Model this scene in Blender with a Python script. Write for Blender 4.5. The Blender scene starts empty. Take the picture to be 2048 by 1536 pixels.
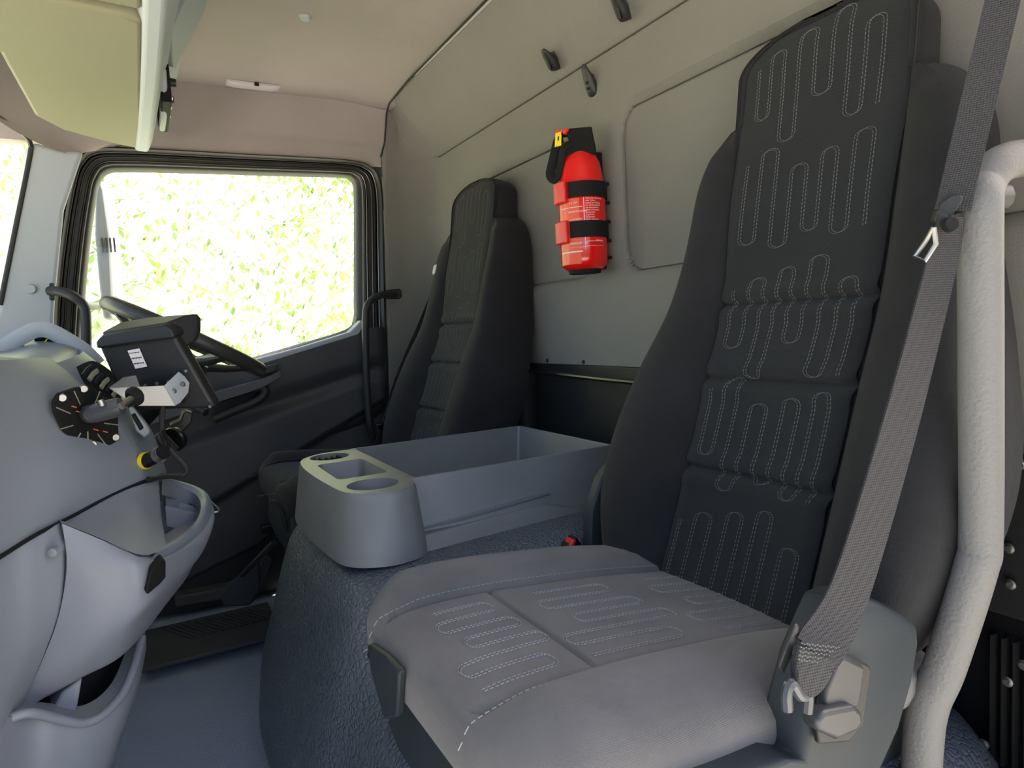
import bpy, bmesh, math, random
from mathutils import Vector, Matrix
random.seed(7)
sc = bpy.context.scene
# ------------------------------------------------------------------ camera
F = 1340.0
def unit(v): return Vector(v).normalized()
yc = unit((-744, 75, F)); xc = unit((2439, 250, F)); xc = (xc - xc.dot(yc)*yc).normalized()
zc = xc.cross(yc); zc = zc if zc.y > 0 else -zc
RT = Vector((xc.x, yc.x, zc.x)); UP = Vector((xc.y, yc.y, zc.y)); FW = Vector((xc.z, yc.z, zc.z))
cam = bpy.data.objects.new('camera', bpy.data.cameras.new('camera')); sc.collection.objects.link(cam)
cam.matrix_world = Matrix(((RT.x, UP.x, -FW.x, 0), (RT.y, UP.y, -FW.y, 0), (RT.z, UP.z, -FW.z, 0), (0, 0, 0, 1)))
cam.data.sensor_width = 36; cam.data.lens = F/2048*36; cam.data.clip_start = .01
sc.camera = cam
# ------------------------------------------------------------------ light
w = bpy.data.worlds.new('sky'); sc.world = w; w.use_nodes = True
nt = w.node_tree; sky = nt.nodes.new('ShaderNodeTexSky'); sky.sky_type = 'NISHITA'; sky.sun_disc = False
sky.sun_elevation = math.radians(46); sky.sun_rotation = math.radians(100); sky.dust_density = 4.0; sky.air_density = 1.0
nt.links.new(sky.outputs[0], nt.nodes['Background'].inputs[0]); nt.nodes['Background'].inputs[1].default_value = 0.75
sun = bpy.data.objects.new('sun', bpy.data.lights.new('sun', 'SUN')); sc.collection.objects.link(sun)
sun.data.energy = 52; sun.data.angle = .02; sun.data.color = (1, .93, .80)
sun.rotation_euler = Vector((.72, .06, .68)).to_track_quat('Z', 'Y').to_euler()
def portal(loc, nrm, sx, sy):                      # sampling guides for the real openings of the cab
    o = bpy.data.objects.new('opening_portal', bpy.data.lights.new('opening_portal', 'AREA'))
    o.data.shape = 'RECTANGLE'; o.data.size = sx; o.data.size_y = sy; o.data.cycles.is_portal = True
    o.location = loc; o.rotation_euler = Vector(nrm).to_track_quat('-Z', 'Z').to_euler(); sc.collection.objects.link(o)
sc.view_settings.view_transform = 'Standard'; sc.view_settings.look = 'None'
sc.view_settings.exposure = -0.35; sc.view_settings.gamma = 1.0; sc.view_settings.use_curve_mapping = False
# ------------------------------------------------------------------ helpers
def P(px, py, ax, val):                            # a measured pixel placed on the world plane X, Y or Z = val
    d = RT*(px-1024) + UP*(768-py) + FW*F
    i = 'XYZ'.index(ax); return d*(val/d[i])
def PY(pts, y): return [P(a, b, 'Y', y) for a, b in pts]
origin = {}
def link(o, parent=None):
    sc.collection.objects.link(o)
    if parent: o.parent = parent
    return o
def tag(o, label=None, cat=None, group=None, kind=None):
    if label: o['label'] = label
    if cat: o['category'] = cat
    if group: o['group'] = group
    if kind: o['kind'] = kind
    return o
def thing(name, loc, label=None, cat=None, group=None, kind=None):
    o = bpy.data.objects.new(name, None); o.empty_display_size = .05; o.location = loc
    link(o); origin[o] = Vector(loc); return tag(o, label, cat, group, kind)
def org(parent):
    v = Vector((0, 0, 0))
    while parent is not None:
        v = v + origin.get(parent, Vector((0, 0, 0))); parent = parent.parent
    return v
def obj(name, verts, faces, mat, parent=None, smooth=True, bevel=0, seg=2, recalc=True, subsurf=0, angle=40):
    L = org(parent)
    base = Vector((0, 0, 0))
    if parent is None:                             # origin at the base centre of the piece
        vs = [Vector(v) for v in verts]
        base = Vector(((min(v.x for v in vs)+max(v.x for v in vs))/2, (min(v.y for v in vs)+max(v.y for v in vs))/2, min(v.z for v in vs)))
        L = base
    me = bpy.data.meshes.new(name)
    me.from_pydata([tuple(Vector(v)-L) for v in verts], [], faces)
    if recalc:
        bm = bmesh.new(); bm.from_mesh(me); bmesh.ops.remove_doubles(bm, verts=bm.verts, dist=1e-6)
        bmesh.ops.recalc_face_normals(bm, faces=bm.faces); bm.to_mesh(me); bm.free()
    me.materials.append(mat)
    o = bpy.data.objects.new(name, me); link(o, parent)
    if parent is None: o.location = base; origin[o] = base
    if bevel:
        b = o.modifiers.new('bevel', 'BEVEL'); b.width = bevel; b.segments = seg; b.limit_method = 'ANGLE'; b.angle_limit = math.radians(30); b.harden_normals = False
    if subsurf:
        s = o.modifiers.new('sub', 'SUBSURF'); s.levels = subsurf; s.render_levels = subsurf
    if smooth:
        me.polygons.foreach_set('use_smooth', [True]*len(me.polygons))
        if hasattr(me, 'set_sharp_from_angle'): me.set_sharp_from_angle(angle=math.radians(angle))
    return o
def merge(*parts):
    V, Fc = [], []
    for v, f in parts:
        n = len(V); V += list(v); Fc += [tuple(i+n for i in q) for q in f]
    return V, Fc
def box(c, s, R=None):
    c = Vector(c); V = []
    for x in (-1, 1):
        for y in (-1, 1):
            for z in (-1, 1):
                p = Vector((x*s[0]/2, y*s[1]/2, z*s[2]/2))
                V.append(c + (R @ p if R else p))
    return V, [(0, 1, 3, 2), (4, 6, 7, 5), (0, 4, 5, 1), (2, 3, 7, 6), (0, 2, 6, 4), (1, 5, 7, 3)]
def loft(rings, cap=True, closed=True):
    n = len(rings[0]); V = [Vector(p) for r in rings for p in r]; Fc = []
    for i in range(len(rings)-1):
        for j in range(n if closed else n-1):
            k = (j+1) % n; Fc.append((i*n+j, i*n+k, (i+1)*n+k, (i+1)*n+j))
    if cap:
        Fc.append(tuple(range(n))); Fc.append(tuple(range((len(rings)-1)*n, len(rings)*n)))
    return V, Fc
def prism(poly, vec):
    vec = Vector(vec); return loft([poly, [Vector(p)+vec for p in poly]])
def cat(pts, n=8, closed=False):
    pts = [Vector(p) for p in pts]; m = len(pts); out = []
    for i in range(m if closed else m-1):
        if closed: a, b, c, d = pts[i-1], pts[i], pts[(i+1) % m], pts[(i+2) % m]
        else: a, b, c, d = pts[max(i-1, 0)], pts[i], pts[i+1], pts[min(i+2, m-1)]
        for k in range(n):
            t = k/n; out.append(.5*((2*b)+(c-a)*t+(2*a-5*b+4*c-d)*t*t+(3*b-a-3*c+d)*t**3))
    if not closed: out.append(pts[-1])
    return out
def fillet(pts, r, n=6):                          # polyline with rounded corners
    pts = [Vector(p) for p in pts]; out = [pts[0]]
    for i in range(1, len(pts)-1):
        a, b, c = pts[i-1], pts[i], pts[i+1]
        d1 = min(r, (a-b).length*.49); d2 = min(r, (c-b).length*.49)
        p, q = b+(a-b).normalized()*d1, b+(c-b).normalized()*d2
        for k in range(n+1):
            t = k/n; out.append((1-t)**2*p+2*t*(1-t)*b+t*t*q)
    return out+[pts[-1]]
def tube(path, r, n=12, rz=None, cap=True):
    path = [Vector(p) for p in path]; rings = []
    t0 = (path[1]-path[0]).normalized(); up = Vector((0, 0, 1)) if abs(t0.z) < .9 else Vector((1, 0, 0))
    u = t0.cross(up).normalized()
    for i, p in enumerate(path):
        t = (path[min(i+1, len(path)-1)]-path[max(i-1, 0)]).normalized()
        u = (u-u.dot(t)*t).normalized(); v = t.cross(u)
        ra = r(i/(len(path)-1)) if callable(r) else r; rb = ra*(rz or 1)
        rings.append([p+u*ra*math.cos(2*math.pi*k/n)+v*rb*math.sin(2*math.pi*k/n) for k in range(n)])
    return loft(rings, cap)
def lathe(prof, c, axis=(0, 0, 1), n=32, cap=True):  # prof: (radius, distance along axis)
    a = Vector(axis).normalized(); h = Vector((1, 0, 0)) if abs(a.x) < .8 else Vector((0, 1, 0))
    u = a.cross(h).normalized(); v = a.cross(u); c = Vector(c)
    return loft([[c+a*z+(u*math.cos(2*math.pi*k/n)+v*math.sin(2*math.pi*k/n))*r for k in range(n)] for r, z in prof], cap)
def interp(tab, x):
    if x <= tab[0][0]: return tab[0][1]
    for (a, b), (c, d) in zip(tab, tab[1:]):
        if x <= c:
            t = (x-a)/(c-a); return b+(d-b)*t
    return tab[-1][1]
def smooth_tab(tab, n=10):
    q = cat([Vector((a, b, 0)) for a, b in tab], n); return [(v.x, v.y) for v in q]
def sstep(a, b, x):
    t = max(0, min(1, (x-a)/(b-a))); return t*t*(3-2*t)
def grid(fn, us, vs):
    V = [fn(u, v) for v in vs for u in us]; n = len(us)
    return V, [(j*n+i, j*n+i+1, (j+1)*n+i+1, (j+1)*n+i) for j in range(len(vs)-1) for i in range(n-1)]
def lin(a, b, n): return [a+(b-a)*i/(n-1) for i in range(n)]
def patch(rows, n=6, thick=(0, .02, 0)):           # smooth sheet through rows of world points, given real thickness
    rs = [cat(r, n) for r in rows]; cols = list(zip(*rs)); cs = [cat(c, n) for c in cols]
    R = list(zip(*cs)); nu = len(R[0]); nv = len(R); T = Vector(thick)
    V = [p for r in R for p in r]; N = len(V); V = V+[p+T for p in V]
    Fc = [(j*nu+i, j*nu+i+1, (j+1)*nu+i+1, (j+1)*nu+i) for j in range(nv-1) for i in range(nu-1)]
    Fc += [tuple(N+k for k in reversed(f)) for f in Fc]
    edge = [i for i in range(nu)]+[j*nu+nu-1 for j in range(1, nv)]+[(nv-1)*nu+i for i in range(nu-2, -1, -1)]+[j*nu for j in range(nv-2, 0, -1)]
    for a, b in zip(edge, edge[1:]+edge[:1]): Fc.append((a, b, N+b, N+a))
    return V, Fc
def pp(rows): return [[P(a, b, 'Y', y) for a, b, y in r] for r in rows]
def text(s, size, mat, name, parent, place):       # flat lettering; place maps (x, y, z) of the glyphs into the world
    c = bpy.data.curves.new('t', 'FONT'); c.body = s; c.size = size; c.extrude = .0001; c.align_x = 'LEFT'
    t = bpy.data.objects.new('t', c); me = bpy.data.meshes.new_from_object(t)
    V = [place(v.co) for v in me.vertices]; Fc = [tuple(p.vertices) for p in me.polygons]
    bpy.data.objects.remove(t); return obj(name, V, Fc, mat, parent, smooth=False, recalc=False)
# ------------------------------------------------------------------ materials
def mat(name, col, rough=.6, metal=0, bump=None, scale=200, dist=.001, var=0, vscale=6, sheen=0, coat=0, kind='noise', spec=.5, col2=None):
    m = bpy.data.materials.new(name); m.use_nodes = True; t = m.node_tree; b = t.nodes['Principled BSDF']
    b.inputs['Base Color'].default_value = (*col, 1); b.inputs['Roughness'].default_value = rough
    b.inputs['Metallic'].default_value = metal; b.inputs['Specular IOR Level'].default_value = spec
    if sheen: b.inputs['Sheen Weight'].default_value = sheen; b.inputs['Sheen Roughness'].default_value = .5
    if coat: b.inputs['Coat Weight'].default_value = coat
    g = t.nodes.new('ShaderNodeNewGeometry')
    if var or col2:
        n = t.nodes.new('ShaderNodeTexNoise'); n.inputs['Scale'].default_value = vscale; n.inputs['Detail'].default_value = 5
        t.links.new(g.outputs['Position'], n.inputs['Vector'])
        mx = t.nodes.new('ShaderNodeMix'); mx.data_type = 'RGBA'
        c2 = col2 or tuple(c*(1+var) for c in col); c1 = col if col2 else tuple(c*(1-var) for c in col)
        mx.inputs['A'].default_value = (*c1, 1); mx.inputs['B'].default_value = (*c2, 1)
        mr = t.nodes.new('ShaderNodeMapRange'); mr.inputs[1].default_value = .3; mr.inputs[2].default_value = .7
        t.links.new(n.outputs['Fac'], mr.inputs[0]); t.links.new(mr.outputs[0], mx.inputs['Factor'])
        t.links.new(mx.outputs['Result'], b.inputs['Base Color'])
    if bump:
        if kind == 'noise':
            n = t.nodes.new('ShaderNodeTexNoise'); n.inputs['Scale'].default_value = scale; n.inputs['Detail'].default_value = 2; out = n.outputs['Fac']
        elif kind == 'grain':
            n = t.nodes.new('ShaderNodeTexVoronoi'); n.feature = 'DISTANCE_TO_EDGE'; n.inputs['Scale'].default_value = scale; out = n.outputs['Distance']
            mr2 = t.nodes.new('ShaderNodeMapRange'); mr2.inputs[2].default_value = .22; mr2.interpolation_type = 'SMOOTHSTEP'
            t.links.new(out, mr2.inputs[0]); out = mr2.outputs[0]
        if kind == 'weave':
            o = t.nodes.new('ShaderNodeTexCoord'); ws = []
            for d in ('X', 'Z', 'Y'):
                n = t.nodes.new('ShaderNodeTexWave'); n.bands_direction = d; n.inputs['Scale'].default_value = scale; n.inputs['Distortion'].default_value = 0.0; n.inputs['Detail Scale'].default_value = 2
                t.links.new(o.outputs['Object'], n.inputs['Vector']); ws.append(n)
            a = t.nodes.new('ShaderNodeMath'); t.links.new(ws[0].outputs['Fac'], a.inputs[0]); t.links.new(ws[1].outputs['Fac'], a.inputs[1])
            a2 = t.nodes.new('ShaderNodeMath'); t.links.new(a.outputs[0], a2.inputs[0]); t.links.new(ws[2].outputs['Fac'], a2.inputs[1]); out = a2.outputs[0]
        else: t.links.new(g.outputs['Position'], n.inputs['Vector'])
        bn = t.nodes.new('ShaderNodeBump'); bn.inputs['Strength'].default_value = bump; bn.inputs['Distance'].default_value = dist
        t.links.new(out, bn.inputs['Height']); t.links.new(bn.outputs['Normal'], b.inputs['Normal'])
    return m
headliner = mat('headliner', (.36, .315, .305), .92, bump=.5, scale=320, dist=.0012, var=.05, vscale=5)
wallcloth = mat('wall_lining', (.185, .18, .164), .92, bump=.6, scale=300, dist=.0012, var=.05, vscale=4)
pillarmat = mat('pillar_plastic', (.42, .455, .49), .65, bump=.2, scale=500, dist=.0005)
dashgrey = mat('dash_grey', (.225, .248, .285), .55, bump=.3, scale=700, dist=.0004, var=.03, vscale=8)
traygrey = mat('tray_grey', (.22, .232, .27), .5, bump=.3, scale=700, dist=.0004, var=.03, vscale=8)
consolegrey = mat('console_grey', (.15, .156, .166), .38, bump=.4, scale=800, dist=.0005, var=.1, vscale=9)
seatplastic = mat('seat_plastic', (.031, .037, .042), .5, bump=.3, scale=800, dist=.0004, spec=.22)
darkplastic = mat('dark_plastic', (.014, .014, .015), .5, bump=.3, scale=600, dist=.0005, var=.1)
doorplastic = mat('door_plastic', (.045, .045, .05), .55, bump=.4, scale=500, dist=.0006, var=.12, vscale=5)
blackgloss = mat('black_gloss', (.007, .007, .008), .25)
blackmatt = mat('black_matt', (.007, .007, .0075), .8, spec=.3)
rubber = mat('rubber_seal', (.022, .021, .02), .45)
fabricc = mat('cushion_fabric_lit', (.145, .137, .136), .9, bump=.35, scale=300, dist=.0005, kind='weave', var=.18, vscale=9, sheen=.15, spec=.3)  # paler copy of the seat fabric: door daylight painted in, plus some dust
fabric = mat('seat_fabric', (.017, .017, .019), .9, bump=.35, scale=300, dist=.0005, kind='weave', var=.12, vscale=14, sheen=.06, spec=.25)
fabric2 = mat('seat_insert_fabric', (.016, .018, .021), .88, bump=.6, scale=380, dist=.0006, kind='weave', var=.1, vscale=16, sheen=.06, spec=.3)
seamdark = mat('seam_thread_dark', (.012, .012, .014), .9)
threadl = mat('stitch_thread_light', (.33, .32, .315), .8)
thread = mat('stitch_thread', (.14, .14, .135), .8)
webbing = mat('belt_webbing', (.042, .04, .042), .75, bump=.8, scale=150, dist=.0006, kind='weave', spec=.3)
tunnelvinyl = mat('tunnel_vinyl', (.08, .098, .122), .32, bump=.75, scale=110, dist=.0016, kind='grain')
floorvinyl = mat('floor_vinyl', (.34, .40, .50), .26, bump=.6, scale=150, dist=.0012, kind='grain')  # blue sky reflection put into the colour of the grey vinyl
matrubber = mat('mat_rubber', (.06, .062, .06), .7, bump=.4, scale=80, dist=.001)
railgrey = mat('rail_grey', (.155, .15, .146), .7, bump=.9, scale=260, dist=.0012)
tubedark = mat('grab_bar_black', (.02, .02, .02), .5, bump=.4, scale=400, dist=.0005)
redpaint = mat('red_paint', (.75, .008, .006), .22, coat=.5)
redplastic = mat('red_plastic', (.70, .03, .03), .4)
yellow = mat('yellow_label', (.85, .65, .02), .5)
orange = mat('orange_label_reflection', (.78, .085, .025), .3)  # label colour, with a reflection on the cylinder partly painted in
white = mat('white_print', (.75, .68, .66), .5)
steel = mat('bright_steel', (.40, .39, .38), .38, metal=1)
alu = mat('brushed_aluminium', (.34, .33, .32), .45, metal=.6)
mountpaint = mat('mount_powder_coat', (.05, .055, .065), .28)
wheelmat = mat('steering_wheel', (.035, .034, .032), .42)
hoodmat = mat('dash_hood', (.20, .23, .27), .4, bump=.3, scale=500, dist=.0005)
copper = mat('orange_mark', (.55, .12, .05), .6)
visormat = mat('visor_cloth', (.27, .26, .17), .85, bump=.3, scale=400, dist=.0006)  # yellow light bounced onto the shelf underside is put into the colour
lampmat = mat('lamp_lens', (.62, .56, .62), .3)
leafmat = mat('leaf', (.16, .29, .06), .6, col2=(.50, .58, .20), vscale=2.5)
grassmat = mat('grass_slope', (.56, .60, .38), .9, col2=(.86, .85, .70), vscale=3)
groundmat = mat('gravel_ground', (.42, .40, .35), .95, col2=(.50, .47, .40), vscale=5, bump=.5, scale=30, dist=.01)
cabwhite = mat('cab_paint', (.6, .6, .6), .4)
def glass_mat(name, tint, f):
    m = bpy.data.materials.new(name); m.use_nodes = True; t = m.node_tree; t.nodes.clear()
    o = t.nodes.new('ShaderNodeOutputMaterial'); a = t.nodes.new('ShaderNodeBsdfTransparent'); g = t.nodes.new('ShaderNodeBsdfGlossy')
    a.inputs[0].default_value = (*tint, 1); g.inputs['Roughness'].default_value = .02; x = t.nodes.new('ShaderNodeMixShader'); x.inputs[0].default_value = f
    t.links.new(a.outputs[0], x.inputs[1]); t.links.new(g.outputs[0], x.inputs[2]); t.links.new(x.outputs[0], o.inputs[0]); return m
glass = glass_mat('clear_glass', (.93, .96, .94), .05)

WX, DY, NY, FZ, CZ = .93, 2.2, .16, -.83, .76
# ================================================================== SETTING
# rear wall, its rounded corner and the far pillar as one moulded panel with embossed fields
def wall_path(s):
    # s metres along: 0 at the far door opening, round the corner, then towards the near door
    a = .718; r = .13; l1 = (WX-r)-a; l2 = r*math.pi/2
    if s < l1: return Vector((a+s, DY, 0)), Vector((0, -1, 0)), 0
    if s < l1+l2:
        t = (s-l1)/r; return Vector((WX-r+r*math.sin(t), DY-r+r*math.cos(t), 0)), Vector((-math.sin(t), -math.cos(t), 0)), math.sin(t)
    return Vector((WX, DY-r-(s-l1-l2), 0)), Vector((-1, 0, 0)), 1
def rrect(y, z, y0, y1, z0, z1, r):
    cy, cz = (y0+y1)/2, (z0+z1)/2; qx = abs(y-cy)-(y1-y0)/2+r; qz = abs(z-cz)-(z1-z0)/2+r
    return math.hypot(max(qx, 0), max(qz, 0))+min(max(qx, qz), 0)-r
SLOT = [(.832+.017+.017*math.cos(t), .508+.017*math.sin(t)) for t in [math.pi*k/10 for k in range(11)]]+[(.849-.017*math.cos(t), .342-.017*math.sin(t)) for t in [math.pi*k/10 for k in range(11)]]
def wall_pt(s, z):
    p, n, k = wall_path(s); h = 0
    if k == 1:
        y = p.y
        h += .010*sstep(.571, .578, z)                                  # ledge line along the top
        for (a, b, c, d) in ((1.235, 1.985, .083, .447), (-.2, 1.160, .080, .455)):
            sd = rrect(y, z, a, b, c, d, .07); h -= .016*(1-sstep(-.016, .002, sd))
    elif k == 0:
        sd = abs(rrect(p.x, z, .832, .866, .325, .525, .017)); h -= .004*(1-sstep(.0008, .0028, sd))
    q = p+n*h; q.z = z
    if k == 0: q.x = max(q.x, .726+.037*(max(z, -.4)+.16)+(.004 if z > .5 else 0))
    if z > .578:
        t = (z-.578); q += Vector((-1, 0, 0))*(t*.86)*max(k, 0)+Vector((0, -1, 0))*t*.25*(1-k)
    return q
ss = lin(0, 2.05, 290); zs = lin(FZ, .745, 230)
rw = obj('wall_rear', *grid(wall_pt, ss, zs), wallcloth, recalc=False); tag(rw, kind='structure')
so = rw.modifiers.new('solid', 'SOLIDIFY'); so.thickness = -.02; so.offset = -1
sl0 = [Vector((x, DY-.13+math.sqrt(.13**2-max(0, x-.80)**2)-.0003, z)) for x, z in SLOT]
obj('moulded_slot', *tube(sl0+[sl0[0]], .0028, 8), wallcloth, rw)
# ceiling
def ceil_pt(x, y):
    z = CZ-.03*sstep(1.85, 2.15, y)-.012*sstep(.60, .78, x)
    z -= .02*sstep(.56, .5, x)*sstep(1.25, .9, y)
    return Vector((x, y, z))
ce = obj('ceiling', *grid(ceil_pt, lin(-.6, .80, 60), lin(.1, 2.15, 80)), headliner, recalc=False); tag(ce, kind='structure')
so = ce.modifiers.new('solid', 'SOLIDIFY'); so.thickness = .02; so.offset = 1
roof = obj('trim_1', *box((.2, 1.15, .83), (1.9, 2.4, .03)), cabwhite, bevel=.01); tag(roof, kind='structure')
# header above the far door
hd = []
for x in lin(-.45, .768, 30):
    hd.append([Vector((x, 2.13, .735)), Vector((x, 2.145, .70)), Vector((x, 2.165, .64)), Vector((x, 2.172, .618)), Vector((x, 2.18, .612)), Vector((x, 2.188, .60)), Vector((x, 2.205, .56)), Vector((x, 2.26, .56)), Vector((x, 2.26, .735))])
header = obj('wall_left', *loft(hd), headliner, angle=60); tag(header, kind='structure')
seam = obj('trim_2', *tube([Vector((.757, .3, .7445)), Vector((.757, 1.2, .742)), Vector((.757, 1.9, .734)), Vector((.757, 2.085, .722)), Vector((.757, 2.115, .70)), Vector((.757, 2.15, .62)), Vector((.757, 2.178, .60)), Vector((.752, 2.185, .58))], .0028, 8), darkplastic); tag(seam, kind='structure')
# floor and outer closure
def floor_pt(x, y): return Vector((x, y, FZ+.06*sstep(-.15, -.6, x)+.03*sstep(2.0, 2.15, y)))
fl = obj('floor', *grid(floor_pt, lin(-.6, .95, 50), lin(.05, 2.2, 60)), floorvinyl, recalc=False); tag(fl, kind='structure')
so = fl.modifiers.new('solid', 'SOLIDIFY'); so.thickness = .03; so.offset = -1
lp = obj('trim_10', *box((.767, 2.25, -.1), (.10, .03, 1.44)), darkplastic); tag(lp, kind='structure')
ls = obj('trim_9', *box((.2, 2.23, -.72), (1.4, .06, .46)), darkplastic, bevel=.01); tag(ls, kind='structure')
nb = obj('wall_right', *box((.86, .16, -.03), (.20, .10, 1.6)), headliner, bevel=.03, seg=4); tag(nb, kind='structure')
nh = obj('trim_3', *box((.15, .12, .78), (1.5, .1, .08)), headliner, bevel=.02); tag(nh, kind='structure')
fb = obj('wall_front', *box((-.66, 1.15, -.5), (.04, 2.1, .72)), darkplastic); tag(fb, kind='structure')
# black panel low on the rear wall behind the near seat
bp = obj('trim_4', *box((.90, .62, -.51), (.05, .78, .65)), blackgloss, bevel=.004); tag(bp, kind='structure')
portal((.2, .11, 0), (0, 1, 0), 1.4, 1.55); portal((-.5, 1.15, .25), (1, 0, 0), 1.9, .7); portal((.3, 2.3, .22), (0, -1, 0), .85, .6)

# ------------------------------------------------------------------ far door
door = thing('door_1', (.3, 2.2, FZ), kind='structure')
outer = [(100, 760), (104, 600), (118, 470), (140, 350), (158, 312), (190, 296), (260, 296), (345, 300), (500, 309), (600, 314), (700, 321), (738, 332), (757, 352), (766, 400), (769, 520), (772, 650), (776, 760), (765, 830), (640, 880), (400, 900), (200, 880), (110, 830)]
inner = [(160, 730), (166, 600), (177, 480), (188, 400), (196, 362), (215, 338), (262, 335), (345, 337), (500, 342), (600, 345), (690, 348), (708, 353), (716, 366), (718, 400), (718, 520), (718, 600), (717, 640), (700, 664), (610, 692), (500, 722), (300, 775), (180, 800)]
O = cat(PY(outer, DY), 6, True); I = cat(PY(inner, DY), 6, True)
def ringband(levels):
    rings = []
    for t, d in levels: rings.append([o.lerp(i, t)+Vector((0, -d, 0)) for o, i in zip(O, I)])
    return loft(rings, cap=False)
obj('outer_seal', *ringband([(-.02, -.05), (0, 0), (.05, .016), (.13, .020), (.20, .014), (.24, -.002), (.24, -.05)]), rubber, door)
obj('frame_moulding', *ringband([(.24, -.05), (.26, -.012), (.32, -.006), (.40, -.006), (.43, -.012), (.47, -.012), (.49, -.004), (.62, -.004), (.64, -.016), (.66, -.05)]), darkplastic, door)
obj('window_seal', *ringband([(.66, -.05), (.68, -.012), (.73, -.006), (.80, -.008), (.83, -.018), (.90, -.020), (1.0, -.03), (1.03, -.055)]), rubber, door)
for t, d in ((.25, .0), (.45, -.008), (.655, -.010)):
    obj('bright_edge', *tube([o.lerp(i, t)+Vector((0, -d, 0)) for o, i in zip(O, I)][:104], .0016, 6), steel, door)
# glass
gl = obj('glass', [p+Vector((0, .05, 0)) for p in I], [tuple(range(len(I)))], glass, door, smooth=False, recalc=False)
# sill trim under the glass
sill = [(420, 752), (500, 722), (610, 692), (700, 664), (716, 648), (722, 640), (726, 644), (726, 655), (712, 680), (610, 712), (500, 738), (420, 768)]
obj('sill_strip', *prism(PY(sill, DY-.012), (0, .05, 0)), pillarmat, door, bevel=.003)
# moulded inner panel
def dl(p, q, y=2.17):
    a, b = P(*p, 'Y', y), P(*q, 'Y', y); return lambda x: a.z+(b.z-a.z)*(x-a.x)/(b.x-a.x)
c1 = dl((337, 912), (640, 802)); c2 = dl((437, 1009), (640, 887)); c3 = dl((420, 768), (712, 682))
def door_pt(u, v):
    x = -.3+1.035*u
    zt = interp([(-.3, .0), (.0, -.085), (.29, -.080), (.62, .0), (.66, .02), (.74, .02)], x)
    zb = interp([(-.3, -.77), (.0, -.745), (.1, -.71), (.27, -.655), (.42, -.52), (.6, -.44), (.74, -.40)], x)
    z = zb+(zt-zb)*v
    h = .012
    h += .030*sstep(c2(x)-.004, c2(x)+.03, z)
    h -= .022*sstep(c1(x)-.005, c1(x)+.05, z)
    h += .020*sstep(c3(x)-.13, c3(x)-.06, z)*sstep(.2, .3, x)
    h *= sstep(.742, .69, x)
    h -= .03*(1-sstep(0, .04, v))
    return Vector((x, DY-h, z))
obj('door_panel', *grid(door_pt, lin(0, 1, 120), lin(0, 1, 100)), doorplastic, door, recalc=False)
# pull handle: open oval loop
hp = PY([(428, 838), (520, 800), (533, 783), (525, 774), (500, 778), (440, 796)], 2.105)
obj('pull_handle', *tube(fillet(hp, .03), .0085, 10, rz=1.6), darkplastic, door)
obj('armrest', *patch(pp([[(300, 830, 2.10), (430, 786, 2.10), (520, 760, 2.10), (560, 742, 2.12)], [(300, 850, 2.08), (430, 806, 2.08), (520, 776, 2.08), (562, 752, 2.11)]]), 4, (0, .08, 0)), doorplastic, door)
lockb = PY([(516, 738), (556, 726), (552, 742), (520, 752)], 2.13)
obj('lock_button', *prism(lockb, (0, .04, 0)), darkplastic, door, bevel=.002)
# sill step below door
stp = PY([(350, 1195), (430, 1180), (505, 1165), (530, 1110), (545, 1120), (520, 1180), (440, 1200), (350, 1215)], 2.14)
st = obj('trim_5', *prism(stp, (0, .06, 0)), matrubber, bevel=.004); tag(st, kind='structure')
mt = []
for k in range(10):
    a = P(300+k*17, 1290-k*4, 'Z', FZ+.004); mt.append(a)
ribs = [box((.02+.016*k, 2.03, FZ+.036), (.006, .13, .005), Matrix.Rotation(.5, 3, 'Z')) for k in range(16)]
rb = thing('floor_mat', (.1, 2.0, FZ+.01), 'grey ribbed rubber mat on the floor under the driver door', 'mat')
obj('mat_base', *merge(box((.10, 1.99, FZ+.028), (.34, .26, .010))), matrubber, rb, bevel=.003)
obj('ribs', *merge(*ribs), matrubber, rb)
# A pillar and windscreen
pil = PY([(128, 300), (170, 300), (130, 420), (112, 600), (104, 770), (-60, 800), (-30, 700), (4, 585), (40, 400), (60, 292), (66, 282), (90, 290)], 2.14)
ap = obj('trim_6', *prism(pil, (-.03, .10, 0)), pillarmat, bevel=.012, seg=4); tag(ap, kind='structure')
cap = thing('screw_cap', P(61, 575, 'Y', 2.13), 'round grey blanking cap on the pale windscreen pillar', 'cap')
obj('disc', *lathe([(.0, -.003), (.011, -.003), (.0125, 0), (.0125, .012)], P(61, 578, 'Y', 2.135), (0, 1, 0), 24), pillarmat, cap)
# curved rim where the windscreen meets the header
rim = pp([[(-160, 130, 1.75), (-40, 215, 1.95), (40, 268, 2.06), (130, 306, 2.14), (200, 300, 2.19)], [(-160, 90, 1.75), (-40, 160, 1.95), (50, 225, 2.06), (140, 262, 2.14), (260, 284, 2.18)], [(-120, 20, 1.7), (20, 60, 1.95), (150, 150, 2.06), (230, 240, 2.13), (290, 272, 2.18)]])
wr = obj('trim_7', *patch(rim, 5, (-.02, .03, .03)), headliner); tag(wr, kind='structure')
blk = [P(a, b, 'Y', y) for a, b, y in [(-160, 130, 1.75), (-60, 206, 1.93), (0, 236, 2.02), (40, 262, 2.08), (60, 285, 2.13), (58, 320, 2.14), (30, 460, 2.14), (0, 610, 2.14)]]
wb = obj('trim_8', *tube(cat(blk, 6), .006, 8), rubber); tag(wb, kind='structure')
ws = obj('window_1', [Vector((-.28, 2.18, .62)), Vector((-.45, 2.1, -.2)), Vector((-.62, .3, -.2)), Vector((-.45, .3, .62)), Vector((-.42, 1.15, .62)), Vector((-.66, 1.15, -.2))], [(0, 1, 5, 4), (4, 5, 2, 3)], glass, recalc=False); tag(ws, kind='structure')

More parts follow.
